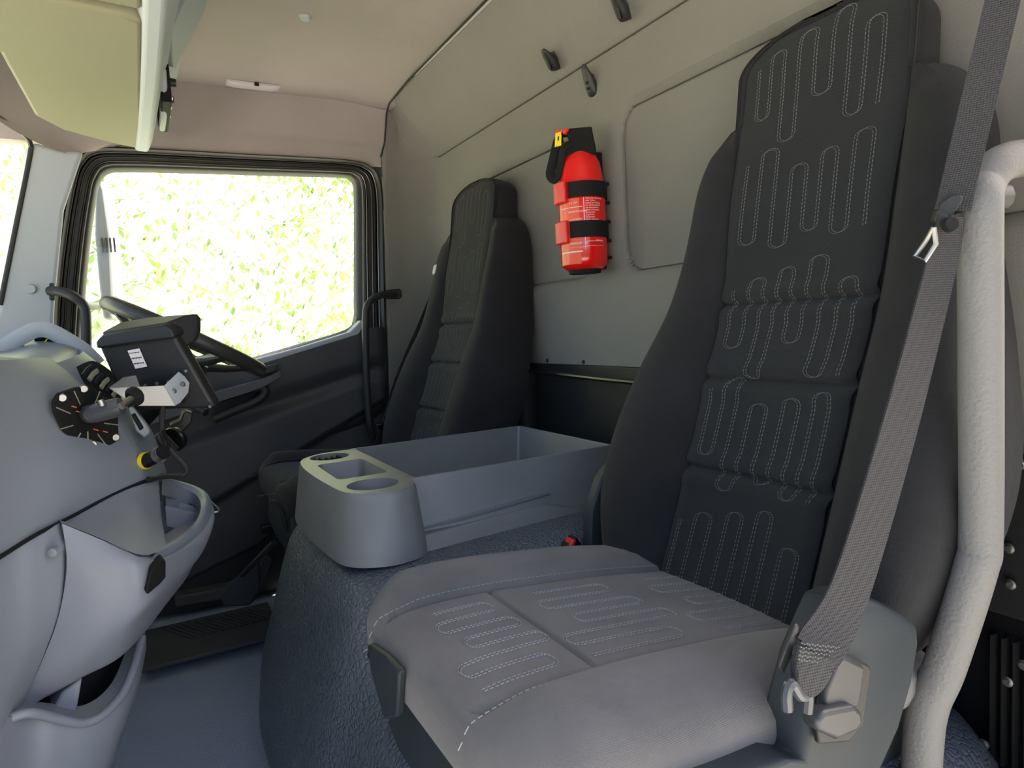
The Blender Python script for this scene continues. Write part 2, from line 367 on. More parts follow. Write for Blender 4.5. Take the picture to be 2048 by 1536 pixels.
# ------------------------------------------------------------------ engine tunnel
def tunnel():
    # sections along Y, profile in XZ: front face leaning forward to the floor, rounded crest, top
    rings = []
    tab = [(.30, -.47, .20), (.55, -.47, .20), (.80, -.465, .205), (.86, -.42, .21), (.90, -.352, .215), (.95, -.342, .215), (1.1, -.34, .215), (1.3, -.34, .215), (1.37, -.345, .22), (1.41, -.37, .235), (1.43, -.42, .26), (1.435, -.6, .28), (1.436, FZ, .30)]
    for y, zt, xf in tab:
        prof = [(.92, zt), (.7, zt), (.5, zt), (xf+.12, zt), (xf+.05, zt-.006), (xf+.015, zt-.025), (xf, zt-.055), (xf-.025, zt-.13), (xf-.05, zt-.22)]
        if zt < -.5: prof = [(.92, zt)]+[(xf+.3-.035*k, zt) for k in range(8)]
        lo = min(prof[-1][1], -.62)
        xb = prof[-1][0] if zt < -.5 else xf-.065
        prof += [(xb-.005, min(lo, zt)), (xb-.015, (min(lo, zt)+FZ)/2), (xb-.03, FZ+.0), (.92, FZ)]
        rings.append([Vector((a, y, b)) for a, b in prof])
    return loft(rings)
en = obj('engine_tunnel', *tunnel(), tunnelvinyl, subsurf=2, recalc=True, angle=180)
tag(en, 'dark blue-grey pebbled vinyl engine hump between the seats, under the console', 'engine cover')

# ================================================================== SEATS
front = smooth_tab([(-.45, .605), (-.35, .648), (-.22, .699), (-.09, .747), (.015, .787), (.15, .813), (.29, .836), (.36, .846), (.43, .862)])
def bw(z):                                          # half width of the back
    if z < .17: return interp(smooth_tab([(-.46, .12), (-.44, .15), (-.40, .195), (-.34, .235), (-.26, .262), (-.17, .264), (-.08, .248), (.02, .222), (.10, .209), (.17, .206)]), z)
    if z < .285: return .137+.069*math.sqrt(max(0, 1-((z-.17)/.115)**2))
    if z < .345: return .137
    return .137*math.sqrt(max(.05, 1-((z-.345)/.061)**2.6)) if z < .405 else .03
def bp_(z): return interp(smooth_tab([(-.46, .0), (-.42, .025), (-.36, .050), (-.25, .066), (-.1, .058), (.03, .042), (.15, .028), (.24, .015), (.285, .0), (.45, 0)]), z)
def bt(z): return interp([(-.46, .06), (-.40, .12), (-.2, .14), (.1, .115), (.24, .095), (.29, .082), (.36, .076), (.385, .06), (.415, .03)], z)
def iw(z): return min(bw(z)*.985, interp([(-.46, .117), (-.2, .119), (0, .122), (.29, .134), (.45, .134)], z))
def groove(z): return sum(.009*math.exp(-((z-c)/.0045)**2)-.004*math.exp(-((abs(z-c)-.016)/.010)**2) for c in (.014, -.093, -.219))
def ins_front(y, z):                                # forward offset of the centre panel surface
    e = iw(z)-abs(y); f = .006*sstep(0, .02, e)-.003*(1-sstep(0, .004, e))
    return f-groove(z)+.010*(abs(y)/.12)**2*(1-1.4*sstep(.12, .34, z))-.012*sstep(.36, .44, z)
def make_seat(c, side, root, sharp, x0):                # side: -1 near door is at lower Y, +1 at higher Y
    def T(x, y, z): return Vector((x, c+y, z))
    rings = []
    for z in [-.455, -.45, -.44]+lin(-.43, .16, 40)+lin(.17, .285, 22)+lin(.292, .345, 8)+lin(.349, .405, 16):
        w_, p, t, i_, xf = bw(z), bp_(z), bt(z), iw(z), interp(front, z)
        half = [(0, -.004), (i_*.6, -.004), (i_*.97, -.003), (i_+.002, .004), (i_+(w_-i_)*.3, p*.8), (i_+(w_-i_)*.62, p*1.02), (w_-.012, p*.78), (w_-.002, p*.2-.012), (w_, -t*.45), (w_-.012, -t*.85), (w_*.8, -t), (w_*.4, -t*1.03), (0, -t*1.03)]
        h = cat([Vector((a, b, 0)) for a, b in half], 3)
        ring = [T(xf-q.y, q.x, z) for q in h]+[T(xf-q.y, -q.x, z) for q in reversed(h[1:-1])]
        rings.append(ring)
    obj('backrest', *loft(rings), fabric, root, angle=180)
    def ip(u, z): y = u*iw(z); return T(interp(front, z)-ins_front(y, z), y, z)
    us = [-1, -.985, -.96]+lin(-.93, .93, 30)+[.96, .985, 1]
    zz = lin(-.44, .395, 260)
    cp = obj('center_panel', *grid(ip, us, zz), fabric2, root, recalc=False); cp.name = 'centre_panel'
    so = cp.modifiers.new('s', 'SOLIDIFY'); so.thickness = .006; so.offset = 1
    # stitch lines
    st = []
    def run(pts, surf, gap=.0052, ln=.0034, wd=.00045):
        L = 0
        for a, b in zip(pts, pts[1:]):
            d = (b-a).length; n = max(1, int(d/gap))
            for k in range(n):
                p, q = a.lerp(b, (k+.15)/n), a.lerp(b, (k+.15+ln/gap)/n)
                A, B = surf(p.x, p.y), surf(q.x, q.y); nrm = surf(p.x+.0005, p.y)-A; tn = B-A
                nn = tn.cross(surf(p.x+.002, p.y+.0)-A)
                if nn.length < 1e-9: nn = tn.cross(surf(p.x, p.y+.002)-A)
                if nn.length < 1e-9 or tn.length < 1e-6: continue
                nn.normalize(); sd = tn.cross(nn).normalized()*wd
                up = nn*.0006*(1 if (nn.z > 0 if surf.flip is None else nn.x < 0) else -1)
                st.append(([A-sd-up*.5, A+sd-up*.5, B+sd-up*.5, B-sd-up*.5, A-sd*.6+up, A+sd*.6+up, B+sd*.6+up, B-sd*.6+up], [(4, 5, 6, 7), (0, 1, 5, 4), (1, 2, 6, 5), (2, 3, 7, 6), (3, 0, 4, 7)]))
    def sb(y, z): return T(interp(front, z)-ins_front(y, z)-.0006, y, z)
    sb.flip = False
    pitch = .0245
    def meander(surf, v0, v1, half, rows):
        n = int(2*half/pitch)
        rh = (v1-v0)/rows
        for r in range(rows):
            base = v0+rh*r; pts = []
            for k in range(n):
                u = -half+pitch*(k+.5)+.002*math.sin(r*2.1+k); grp = (k//2)
                lo = base+rh*(.02+.16*((grp*2+r*3) % 5)/4+(.18 if k % 4 > 1 else 0)); hi = base+rh*(.78+.2*((grp*3+r*2) % 4)/3)
                lo, hi = min(lo, hi-.03), hi
                ends = ((u, lo), (u, hi)) if k % 2 == 0 else ((u, hi), (u, lo))
                if k and k % 2 == 1: pts.append(Vector((u-pitch*.5, hi+.004 if False else pts[-1].y+.0045, 0))); ends = ((u, pts[-2].y), (u, lo))
                elif k: pts.append(Vector((u-pitch*.5, pts[-1].y-.0045, 0))); ends = ((u, pts[-2].y), (u, hi))
                for e in ends: pts.append(Vector((e[0], e[1], 0)))
            pts = fillet(pts, .006, 3)
            run(pts, surf)
            if sharp: run([Vector((p.x+.0042, p.y-.001, 0)) for p in pts], surf, wd=.00032)
    meander(sb, -.415, .395, .113, 5)
    s_ = obj('stitching', *merge(*st), thread, cp, smooth=False, recalc=False); tag(s_, 'pale dotted stitch lines', kind='stuff')
    # cushion
    X0 = .172
    wt = smooth_tab([(.172, .125), (.178, .158), (.19, .186), (.215, .214), (.26, .238), (.32, .247), (.4, .25), (.6, .245), (.70, .235)])
    zt_ = smooth_tab([(.172, -.350), (.176, -.340), (.183, -.332), (.2, -.327), (.23, -.324), (.27, -.323), (.36, -.327), (.5, -.343), (.6, -.359), (.70, -.376)])
    zb_ = smooth_tab([(.172, -.368), (.175, -.380), (.18, -.388), (.19, -.394), (.215, -.398), (.4, -.405), (.70, -.415)])
    def X_(x): return x if x >= .3425 else .1725+(x-x0)*.17/(.3425-x0)
    def topz(x, y):
        xr = x; x = X_(x); ww = interp(wt, x); a = abs(y); z = interp(zt_, x)
        e = a/ww
        z += .021*sstep(.112, .155, a)*sstep(.19, .26, x)*(1-.2*sstep(.5, .7, x))
        z -= .010*math.exp(-((a-.117)/.004)**2)*sstep(.185, .2, x)
        z -= .006*math.exp(-((x-.352)/.003)**2)*(1 if a < .117 else 0)
        z -= .004*math.exp(-(y/.06)**2)*0
        return z
    rings = []
    for x in [x0+a*(.3425-x0)/.17 for a in [0, .002, .006, .011, .018, .028]+lin(.038, .168, 20)]+lin(.3425, .3615, 12)+lin(.37, .70, 24):
        ww = interp(wt, X_(x)); zb = interp(zb_, X_(x)); top = []
        ys = [0, .03, .06, .09, .107, .111, .113, .115, .117, .119, .121, .124, .13, .145, .16]
        ys = [y for y in ys if y < ww-.04]+[.16]*len([y for y in ys if y >= ww-.04])
        hs = [(y*min(1, (ww-.05)/.16) if ww < .21 else y, 0) for y in ys]
        pts = [(a, topz(x, a)) for a, _ in hs]
        ze = topz(x, .16); H = ze-zb
        for t in (15, 30, 45, 60, 75, 90):
            a0 = pts[14][0]; pts.append((a0+(ww-a0)*math.sin(math.radians(t)), ze-H*.42*(1-math.cos(math.radians(t)))))
        pts += [(ww, zb+H*.35), (ww-.006, zb+H*.12), (ww-.025, zb), (ww*.5, zb), (0, zb)]
        rings.append([T(x, a, b) for a, b in pts]+[T(x, -a, b) for a, b in reversed(pts[1:-1])])
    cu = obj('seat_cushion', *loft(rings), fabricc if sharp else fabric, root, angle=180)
    st.clear()
    def sc_(y, x): return T(x, y, topz(x, y)+.0007)
    sc_.flip = None
    meander(sc_, x0+.035, .345, .108, 1); meander(sc_, .358, .52, .108, 1); meander(sc_, .53, .68, .108, 1)
    for sg in (-1, 1): run([Vector((sg*.124, v, 0)) for v in lin(.20, .66, 24)], sc_)
    s_ = obj('stitching', *merge(*st), threadl if sharp else thread, cu, smooth=False, recalc=False); tag(s_, kind='stuff')
    # crease welts
    # base pan, slides, pedestal
    bpz = [T(x, y*(.93 if x < .25 else 1), -.405) for x, y in []]
    dx = x0-.172
    rr = []
    for z, x0, x1, hw in ((-.385, .205+dx, .72, .205), (-.395, .190+dx, .73, .212), (-.46, .184+dx, .73, .215), (-.52, .20+dx, .72, .21)):
        q = [T(x0, -hw+.02, z), T(x0+.03, -hw, z), T(x1, -hw, z), T(x1, hw, z), T(x0+.08, hw, z), T(x0, hw-.09, z)]; rr.append(q)
    obj('seat_pan', *loft(rr), seatplastic, root, bevel=.006)
    obj('pedestal', *box((.47, c, (-.50+FZ)/2+.0), (.36, .34, -.50-FZ)), blackmatt, root, bevel=.01)
    for y in (-.17, .17): obj('slide_rail', *box((.47, c+y, -.505), (.46, .035, .02)), blackgloss, root, bevel=.002)
    # front corner bracket on the inboard side
    k = -side
    if sharp:
        q = [P(a, b, 'X', .194) for a, b in ((733, 1290), (741, 1345), (768, 1440), (793, 1436), (797, 1345), (766, 1312))]
        obj('corner_bracket', *prism(q, (.010, .003, 0)), seatplastic, root, bevel=.003)
        obj('bracket_screw', *lathe([(0, 0), (.003, 0), (.004, .003)], P(736, 1312, 'X', .193), (1, 0, 0), 10), blackmatt, root)
    if side > 0: return root
    # inboard hinge cover and frame
    ih = [(.62, -.43), (.60, -.36), (.605, -.30), (.63, -.25), (.665, -.22), (.672, -.235), (.655, -.27), (.645, -.31), (.65, -.35), (.64, -.43)]
    obj('hinge_cover', *prism([T(a, k*.245, b) for a, b in ih], (0, k*.022, 0)), seatplastic, root, bevel=.004)
    ih = [(.63, -.45), (.65, -.33), (.68, -.27), (.74, -.25), (.80, -.36), (.80, -.45)]
    obj('hinge_plate', *prism([T(a, k*.205, b) for a, b in ih], (0, k*.02, 0)), blackgloss, root, bevel=.002)
    obj('hinge_bolt', *lathe([(.0, 0), (.010, 0), (.012, .004), (.012, .03)], T(.69, k*.235, -.37), (0, -k, 0), 12), steel, root)
    # front height lever knob seen only at pan
    return root
near = thing('cab_seat', (.45, .635, FZ), 'large charcoal fabric seat in the foreground with pale stitching, nearest the camera', 'seat')
make_seat(.618, -1, near, True, .204)
far = thing('cab_seat', (.45, 1.705, FZ), 'dark fabric seat at the far side beside the driver door, behind the console', 'seat')
make_seat(1.705, 1, far, False, .24)
# outboard side cover and recline lever on both seats
def side_cover(root, c, k):
    yo = c+k*.262
    px_ = [(1330, 1640), (1400, 1585), (1560, 1515), (1598, 1520), (1612, 1440), (1640, 1330), (1668, 1262), (1690, 1212), (1720, 1198), (1755, 1198), (1815, 1226), (1840, 1244), (1842, 1270), (1828, 1350), (1800, 1450), (1760, 1540), (1700, 1640)]
    pts = [(P(a, b, 'Y', .345).x, P(a, b, 'Y', .345).z) for a, b in px_]
    def R(d, s):
        cx, cz = .52, -.39; return [Vector((cx+(a-cx)*s, c+k*d, cz+(b-cz)*s)) for a, b in pts]
    obj('side_cover', *loft([R(.245, 1), R(.270, 1), R(.282, .97), R(.287, .90)]), seatplastic, root, bevel=.003)
    lv = PY([(1668, 1320), (1690, 1308), (1738, 1330), (1744, 1340), (1728, 1450), (1700, 1485), (1640, 1490), (1634, 1440)], .334)
    obj('lever_recess', *prism(lv, (0, .006, 0)), darkplastic, root, bevel=.002)
    l2 = PY([(1682, 1312), (1700, 1318), (1732, 1334), (1722, 1400), (1716, 1418), (1650, 1428), (1655, 1380)], .330)
    leverplastic = mat('lever_plastic', (.03, .032, .036), .42)
    obj('recline_lever', *prism(l2, (0, .008, 0)), leverplastic, root, bevel=.003, seg=3)
    l3 = PY([(1650, 1424), (1712, 1412), (1726, 1425), (1728, 1448), (1714, 1466), (1676, 1482), (1638, 1464), (1636, 1440)], .322)
    obj('lever_grip', *prism(l3, (0, .016, 0)), leverplastic, root, bevel=.004, seg=3)
side_cover(near, .630, -1)

# ================================================================== CONSOLE BOX
con = thing('storage_console', (.5, 1.2, -.34), 'dark grey moulded console box with two cup holders, on the engine hump between seats', 'console')
zt, zb = -.24, -.345
zc_ = zt+.0012
def rr2(x0, x1, y0, y1, z, r, n=5):
    out = []
    for cx, cy, a0 in ((x1-r, y1-r, 0), (x0+r, y1-r, 90), (x0+r, y0+r, 180), (x1-r, y0+r, 270)):
        for k in range(n+1):
            a = math.radians(a0+90*k/n); out.append(Vector((cx+r*math.cos(a), cy+r*math.sin(a), z)))
    return out
# rear bin: outer walls with draft, floor
bx0, bx1, by0, by1 = .366, .785, 1.035, 1.400
o_t = rr2(bx0, bx1, by0, by1, zt, .008); o_b = rr2(bx0-.01, bx1+.005, by0-.035, by1+.03, zb, .012)
i_t = rr2(bx0+.012, bx1-.005, by0+.005, by1-.005, zt, .006); i_b = rr2(bx0+.03, bx1-.02, by0+.02, by1-.02, zb+.012, .01)
V, Fc = loft([o_b, [p.lerp(q, .18)+Vector((0, 0, 0)) for p, q in zip(o_b, o_t)], o_t, i_t, i_b], cap=False)
n = len(o_b); Fc.append(tuple(range(4*n, 5*n)))
obj('bin', V, Fc, consolegrey, con, angle=35, bevel=.0015)
# front cup block: D-shaped plan, with holes made by boolean-free ring bridging
def cup_outline(z, g):
    pts = [(.362, .985), (.325, .960), (.285, .965), (.250, 1.000), (.240, 1.08), (.236, 1.18), (.238, 1.27), (.252, 1.345), (.29, 1.385), (.335, 1.395), (.372, 1.385), (.380, 1.30), (.378, 1.19), (.376, 1.08)]
    cx, cy = .32, 1.19
    return cat([Vector((cx+(a-cx)*(1+g*(1.0 if a < .34 else .0)), cy+(b-cy)*(1+g), z)) for a, b in pts], 5, True)
top = cup_outline(zt, -.0); top = [Vector((p.x, p.y*1, zt)) for p in top]
me = bpy.data.meshes.new('cup_block')
bm = bmesh.new()
def addloop(pts):
    vs = [bm.verts.new(p) for p in pts]; return vs, [bm.edges.new((vs[i], vs[(i+1) % len(vs)])) for i in range(len(vs))]
shr = lambda s: [Vector((.315+(p.x-.315)*s, 1.19+(p.y-1.19)*(1-(1-s)*.55), zc_)) for p in top]
T0 = shr(.93)
vo, eo = addloop(T0)
holes = []
def circ(cx, cy, r, z, n=28): return [Vector((cx+r*math.cos(2*math.pi*k/n), cy+r*math.sin(2*math.pi*k/n), z)) for k in range(n)]
hspec = [(circ(.305, 1.035, .041, zc_), circ(.305, 1.035, .034, zt-.06)), (circ(.310, 1.335, .038, zc_), circ(.310, 1.335, .033, zt-.06)), (rr2(.268, .355, 1.105, 1.265, zc_, .012), rr2(.280, .345, 1.115, 1.255, zt-.035, .012))]
edges = list(eo)
for a, b in hspec:
    va, ea = addloop(a); edges += ea; holes.append((va, b))
bmesh.ops.triangle_fill(bm, use_beauty=True, use_dissolve=False, edges=edges)
for va, b in holes:
    vb = [bm.verts.new(p) for p in b]; nn = len(va)
    for i in range(nn): bm.faces.new((va[i], va[(i+1) % nn], vb[(i+1) % nn], vb[i]))
    bm.faces.new(vb)
prev = vo
for s, z in ((.96, zt-.003), (.975, zt-.010), (1.06, zt-.06), (1.13, zb)):
    cur = [bm.verts.new(Vector((.33+(p.x-.33)*s, 1.19+(p.y-1.19)*(1-(1-s)*.55), z))) for p in top]
    for i in range(len(cur)): bm.faces.new((prev[i], prev[(i+1) % len(cur)], cur[(i+1) % len(cur)], cur[i]))
    prev = cur
bmesh.ops.recalc_face_normals(bm, faces=bm.faces)
V = [v.co.copy() for v in bm.verts]; bm.verts.index_update(); Fc = [tuple(v.index for v in f.verts) for f in bm.faces]; bm.free()
obj('cup_block', V, Fc, consolegrey, con, angle=38)
# foot ramp along near side
q = [(.345, -.318), (.62, -.300), (.62, -.304), (.345, -.328)]
obj('side_foot', *loft([[Vector(p) for p in ((.30, .960, -.347), (.70, .992, -.347), (.70, 1.03, -.347), (.30, 1.03, -.347))], [Vector(p) for p in ((.30, .975, -.322), (.60, 1.004, -.318), (.68, 1.03, -.330), (.30, 1.03, -.322))]]), consolegrey, con, bevel=.003)
obj('side_ridge', *prism([Vector((a, 1.008, b)) for a, b in q], (0, .03, 0)), consolegrey, con, bevel=.001)
cl = [box((.285+.012*k, 1.345+.004*abs(k-2), zt-.018), (.005, .030, .03)) for k in range(5)]
obj('coin_clip', *merge(box((.31, 1.355, zt-.02), (.055, .012, .018)), *cl), blackmatt, con, bevel=.001)

# ================================================================== REAR BLACK TRAY
tr = thing('rear_storage_tray', (.88, 1.3, -.40), 'black plastic storage tray with rounded post on the rear wall between the seats', 'tray')
r_ = [(.94, 1.635, -.40), (.94, 1.635, -.085), (.94, 1.60, -.072), (.94, .80, -.074)]
obj('back_flange', *merge(box((.918, 1.23, -.095), (.012, .81, .048))), blackgloss, tr, bevel=.004)
obj('lip', *tube([(.85, 1.60, -.118), (.852, 1.50, -.118), (.86, 1.45, -.117), (.86, 1.15, -.125), (.86, .8, -.13)], .005, 8), blackgloss, tr)
obj('tray_back', *box((.905, 1.23, -.22), (.012, .80, .24)), darkplastic, tr, bevel=.003)
post = [rr2(.84-d, .92, 1.50-d, 1.62, z, .035, 6) for z, d in ((-.12, 0), (-.20, -.004), (-.34, -.012))]
obj('corner_post', *loft(post), darkplastic, tr, bevel=.003)
obj('tray_floor', *box((.86, 1.2, -.335), (.11, .8, .012)), darkplastic, tr, bevel=.003)
for y in (1.30, 1.46, 1.585): obj('screw', *lathe([(0, 0), (.004, 0), (.005, .002), (.005, .006)], (.907, y, -.093), (1, 0, 0), 12), darkplastic, tr)

# ================================================================== FIRE EXTINGUISHER
ex, ey = .855, P(1165, 430, 'X', .855).y
def ez(py): return P(1162, py, 'X', ex).z
ext = thing('fire_extinguisher', (ex, ey, ez(545)), 'red fire extinguisher with black handle strapped upright to the rear wall', 'fire extinguisher')
th0 = math.atan2(-ey, -ex)
def cyl(th, r, z): return Vector((ex+r*math.cos(th0+th), ey+r*math.sin(th0+th), z))
R0 = .0505; zb_, zs_ = ez(543), ez(372)
body = [(.030, zb_), (.040, zb_+.003), (.049, zb_+.012), (R0, zb_+.026), (R0, zs_), (R0-.002, zs_+.003), (R0-.0035, zs_+.012), (R0-.006, zs_+.030), (.041, zs_+.046), (.034, zs_+.060), (.026, zs_+.070), (.020, zs_+.074)]
obj('cylinder', *lathe(body, (ex, ey, 0), n=48), redpaint, ext, angle=60)
obj('base_ring', *lathe([(.028, zb_-.006), (.034, zb_-.006), (.036, zb_+.002)], (ex, ey, 0), n=32), blackmatt, ext)
# valve body
hz = zs_+.066; top_z = ez(262)
hr = [rr2(-.030, .030, -.026, .026, 0, .012), rr2(-.028, .028, -.025, .025, 0, .01), rr2(-.022, .022, -.022, .022, 0, .008), rr2(-.022, .022, -.020, .020, 0, .008)]
ux = Vector((math.cos(th0), math.sin(th0), 0)); uy = Vector((-ux.y, ux.x, 0))   # ux to the viewer, uy image right->left?
if uy.dot(RT) < 0: uy = -uy                                                     # uy points image right
def L3(a, b, z): return Vector((ex, ey, 0))+uy*a+ux*b+Vector((0, 0, z))
vb = []
for z, x0, x1, d in ((hz-.006, -.030, .034, .030), (hz+.006, -.028, .034, .028), (hz+.030, -.020, .030, .022), (hz+.052, -.030, .027, .020), (top_z-.006, -.040, .020, .018), (top_z, -.044, .012, .014)):
    vb.append([L3(x0, -d, z), L3(x1, -d, z), L3(x1, d, z), L3(x0, d, z)])
obj('valve_head', *loft(vb), blackmatt, ext, bevel=.004, seg=3)
lever = fillet([L3(-.034, .004, top_z-.010), L3(-.044, .004, top_z-.012), L3(-.066, .010, ez(348)), L3(-.056, .014, ez(360)), L3(-.046, .018, ez(350)), L3(-.034, .024, ez(298)), L3(-.016, .022, ez(290))], .01)
obj('carry_handle', *tube(lever, .0052, 10, rz=2.0), blackmatt, ext)
sl = [L3(-.049, .014, ez(262)), L3(-.036, .016, ez(258)), L3(-.038, .017, ez(290)), L3(-.052, .015, ez(292))]
ys = obj('seal_label', *prism(sl, -ux*.006), yellow, ext); tag(ys, 'yellow printed label')
obj('seal_mark', *prism([L3(-.044, .0175, ez(272)), L3(-.0415, .0175, ez(272)), L3(-.043, .0175, ez(281)), L3(-.0455, .0175, ez(280))], ux*.0004), blackmatt, ys)
obj('seal_band', *prism([L3(-.049, .0158, ez(259)), L3(-.036, .0168, ez(256)), L3(-.0365, .0168, ez(262)), L3(-.050, .0158, ez(264))], -ux*.004), redplastic, ys)
obj('pull_pin', *tube([L3(-.028, .018, ez(264)), L3(-.024, .030, ez(263))], lambda t: .0065-.003*t, 12), redplastic, ext)
# straps, buckles, bracket
def band(z0, z1, r0, r1, a0, a1, n=40):
    rings = []
    for k in range(n+1):
        a = a0+(a1-a0)*k/n; rings.append([cyl(a, r0, z0), cyl(a, r1, z0), cyl(a, r1, z1), cyl(a, r0, z1)])
    return loft(rings)
sg = 1 if cyl(.3, 1, 0).dot(RT) > cyl(0, 1, 0).dot(RT) else -1
for pa, pb in ((371, 402), (449, 481)):
    obj('strap_anchor', *band(ez(pb), ez(pa), R0, R0+.004, sg*1.7, sg*2.6, 8), blackmatt, ext)
    s = obj('strap', *band(ez(pb), ez(pa), R0+.0005, R0+.0028, sg*-.55, sg*3.2), blackmatt, ext)
    bu = obj('buckle', *band(ez(pb+9), ez(pa-3), R0+.001, R0+.011, sg*-.60, sg*-1.35, 6), redplastic, ext, bevel=.0025)
bk = [Vector((ex+.052, ey-.03, 0)), ]
obj('wall_bracket', *merge(box((WX-.02, ey+.02, (ez(300)+ez(540))/2), (.030, .05, ez(300)-ez(540)))), blackmatt, ext, bevel=.004)
for py in (372, 410, 448, 486, 520):
    obj('bracket_rib', *box(cyl(sg*1.62, R0+.003, ez(py)), (.010, .008, .006)), blackmatt, ext, bevel=.001)
# printed label, part of its orange a painted-in reflection
obj('label_panel', *band(ez(532), ez(404), R0+.0001, R0+.0003, sg*-1.2, sg*-.12, 24), orange, ext)
def on_cyl(t0, z0): return lambda v: cyl(sg*(t0+v.x/R0), R0+.0006+v.z, z0+v.y)
for s, size, t0, py in (('GLORIA F 2 GM', .006, -.55, 415), ('niederdrücken', .007, -.62, 432), ('ausdrücken', .006, -.58, 447), ('Abstand 1m.', .008, -.60, 494), ('bis 1000 V, 1 m Mindestabstand', .0032, -.62, 501)):
    if s.startswith('GLORIA'): s = 'F 2 GM'
    text(s, size, white, 'printed_text', ext, on_cyl(t0, ez(py)))
for k, s in enumerate(('Nach jeder Benutzung', 'oder 2 Jahre', 'Ladung und Prüfung', 'nur durch Fachkraft', 'mit dem gleichen', 'Mittel Löschpulver', 'Löschmittel', '2 kg Pulver', 'Treibmittel', '55 bar Stickstoff')):
    text(s, .0042, white, 'printed_text', ext, on_cyl(.14, ez(407+4.6*k)))
text('Entleeren', .0042, white, 'printed_text', ext, on_cyl(.55, ez(489)))
for a0, a1, p0, p1 in ((.06, .085, 404, 505), (-1.1, .0, 421, 422.2), (-1.1, -.05, 507, 509.5), (.12, .9, 489, 489.8), (.12, .9, 498, 498.6), (.12, .13, 489, 500)):
    obj('printed_line', *band(ez(p1), ez(p0), R0+.0003, R0+.0006, sg*a0, sg*a1, 12), white, ext)

# ================================================================== HOOKS
def hook(px, py, ax, val, nrm, label, ln=.052, holes=False, lean=0):
    p = P(px, py, ax, val); n_ = unit(nrm); dn = Vector((0, 0, -1)); dn = (dn-dn.dot(n_)*n_).normalized(); sd = n_.cross(dn)
    t = thing('coat_hook', p, label, 'hook', 'black coat hooks on the lining')
    def Q(a, b, c): return p+sd*a+dn*b+n_*c
    rings = []
    for b, wd, c0, c1 in ((ln*.5, .006, .0, .008), (ln*.46, .011, .0, .014), (ln*.3, .0135, .0, .020), (ln*.05, .0135, .0, .024), (-ln*.12, .012, .008, .027), (-ln*.3, .0095, .018, .031), (-ln*.46, .0065, .025, .034), (-ln*.52, .003, .028, .033)):
        m_ = (c0+c1)/2; h = (c1-c0)/2
        rings.append([Q(wd*math.cos(a), b, m_+h*math.sin(a)) for a in [2*math.pi*k/16 for k in range(16)]])
    obj('hook_body', *loft(rings), tubedark, t)
    obj('base_plate', *prism([Q(a, b, 0) for a, b in ((-.010, ln*.5), (.010, ln*.5), (.011, 0), (.006, -ln*.25), (-.006, -ln*.25), (-.011, 0))], n_*.004), tubedark, t, bevel=.001)
    if holes:
        for b in (.004, .016): obj('screw_hole', *lathe([(0, .0), (.003, 0), (.0035, .0015)], Q(0, b, .0235-.1*b), n_, 12), blackmatt, t)
    else: obj('insert_strip', *box(Q(0, .008, .0235), (.005, .006, .02), Matrix((sd, n_, dn)).transposed()), blackgloss, t)
hook(1107, 116, 'X', .872, (-.75, -.3, -.45), 'small black hook, left of the two on the sloped lining above the extinguisher')
hook(1247, 12, 'X', .862, (-.75, -.3, -.45), 'black hook at the top edge of the picture, cut by the frame')
hook(1188, 164, 'X', .914, (-1, -.25, -.1), 'narrow black hook with two screw holes, directly above the extinguisher', .062, True)
for (px, py), lb in (((897, 66), 'small flat trim clip on the ceiling seam, the upper of two'), ((802, 182), 'small flat trim clip on the ceiling seam, the lower one near the corner')):
    p = P(px, py, 'X', .785)
    c_ = thing('trim_clip', p, lb, 'clip', 'trim clips along the ceiling seam')
    obj('clip_disc', *lathe([(0, -.006), (.008, -.006), (.0095, -.003), (.0095, .012)], p, (.75, 0, .6), 20), pillarmat, c_)
# ceiling button and interior lamp
p = P(610, 36, 'Z', CZ-.003); b_ = thing('ceiling_button', p, 'small round cream cap on the ceiling', 'button')
obj('cap', *lathe([(0, -.004), (.010, -.004), (.013, 0), (.015, .003)], p, (0, 0, 1), 24), pillarmat, b_)
p = P(508, 172, 'Y', 2.085); lm = thing('interior_lamp', p, 'slim lilac courtesy lamp at the ceiling edge above the driver door', 'lamp')
obj('lens', *loft([[Vector((p.x+a*sx, p.y+dy, p.z+b*sx*.9+.012)) for a, b in ((-.078, .002), (-.072, -.010), (-.05, -.014), (.05, -.014), (.072, -.010), (.078, .002), (.07, .010), (-.07, .010))] for sx, dy in ((.93, -.010), (1, -.004), (1, .03))]), lampmat, lm, angle=60)
obj('switch', *box((p.x+.006, p.y-.010, p.z+.002), (.012, .006, .008)), blackmatt, lm)

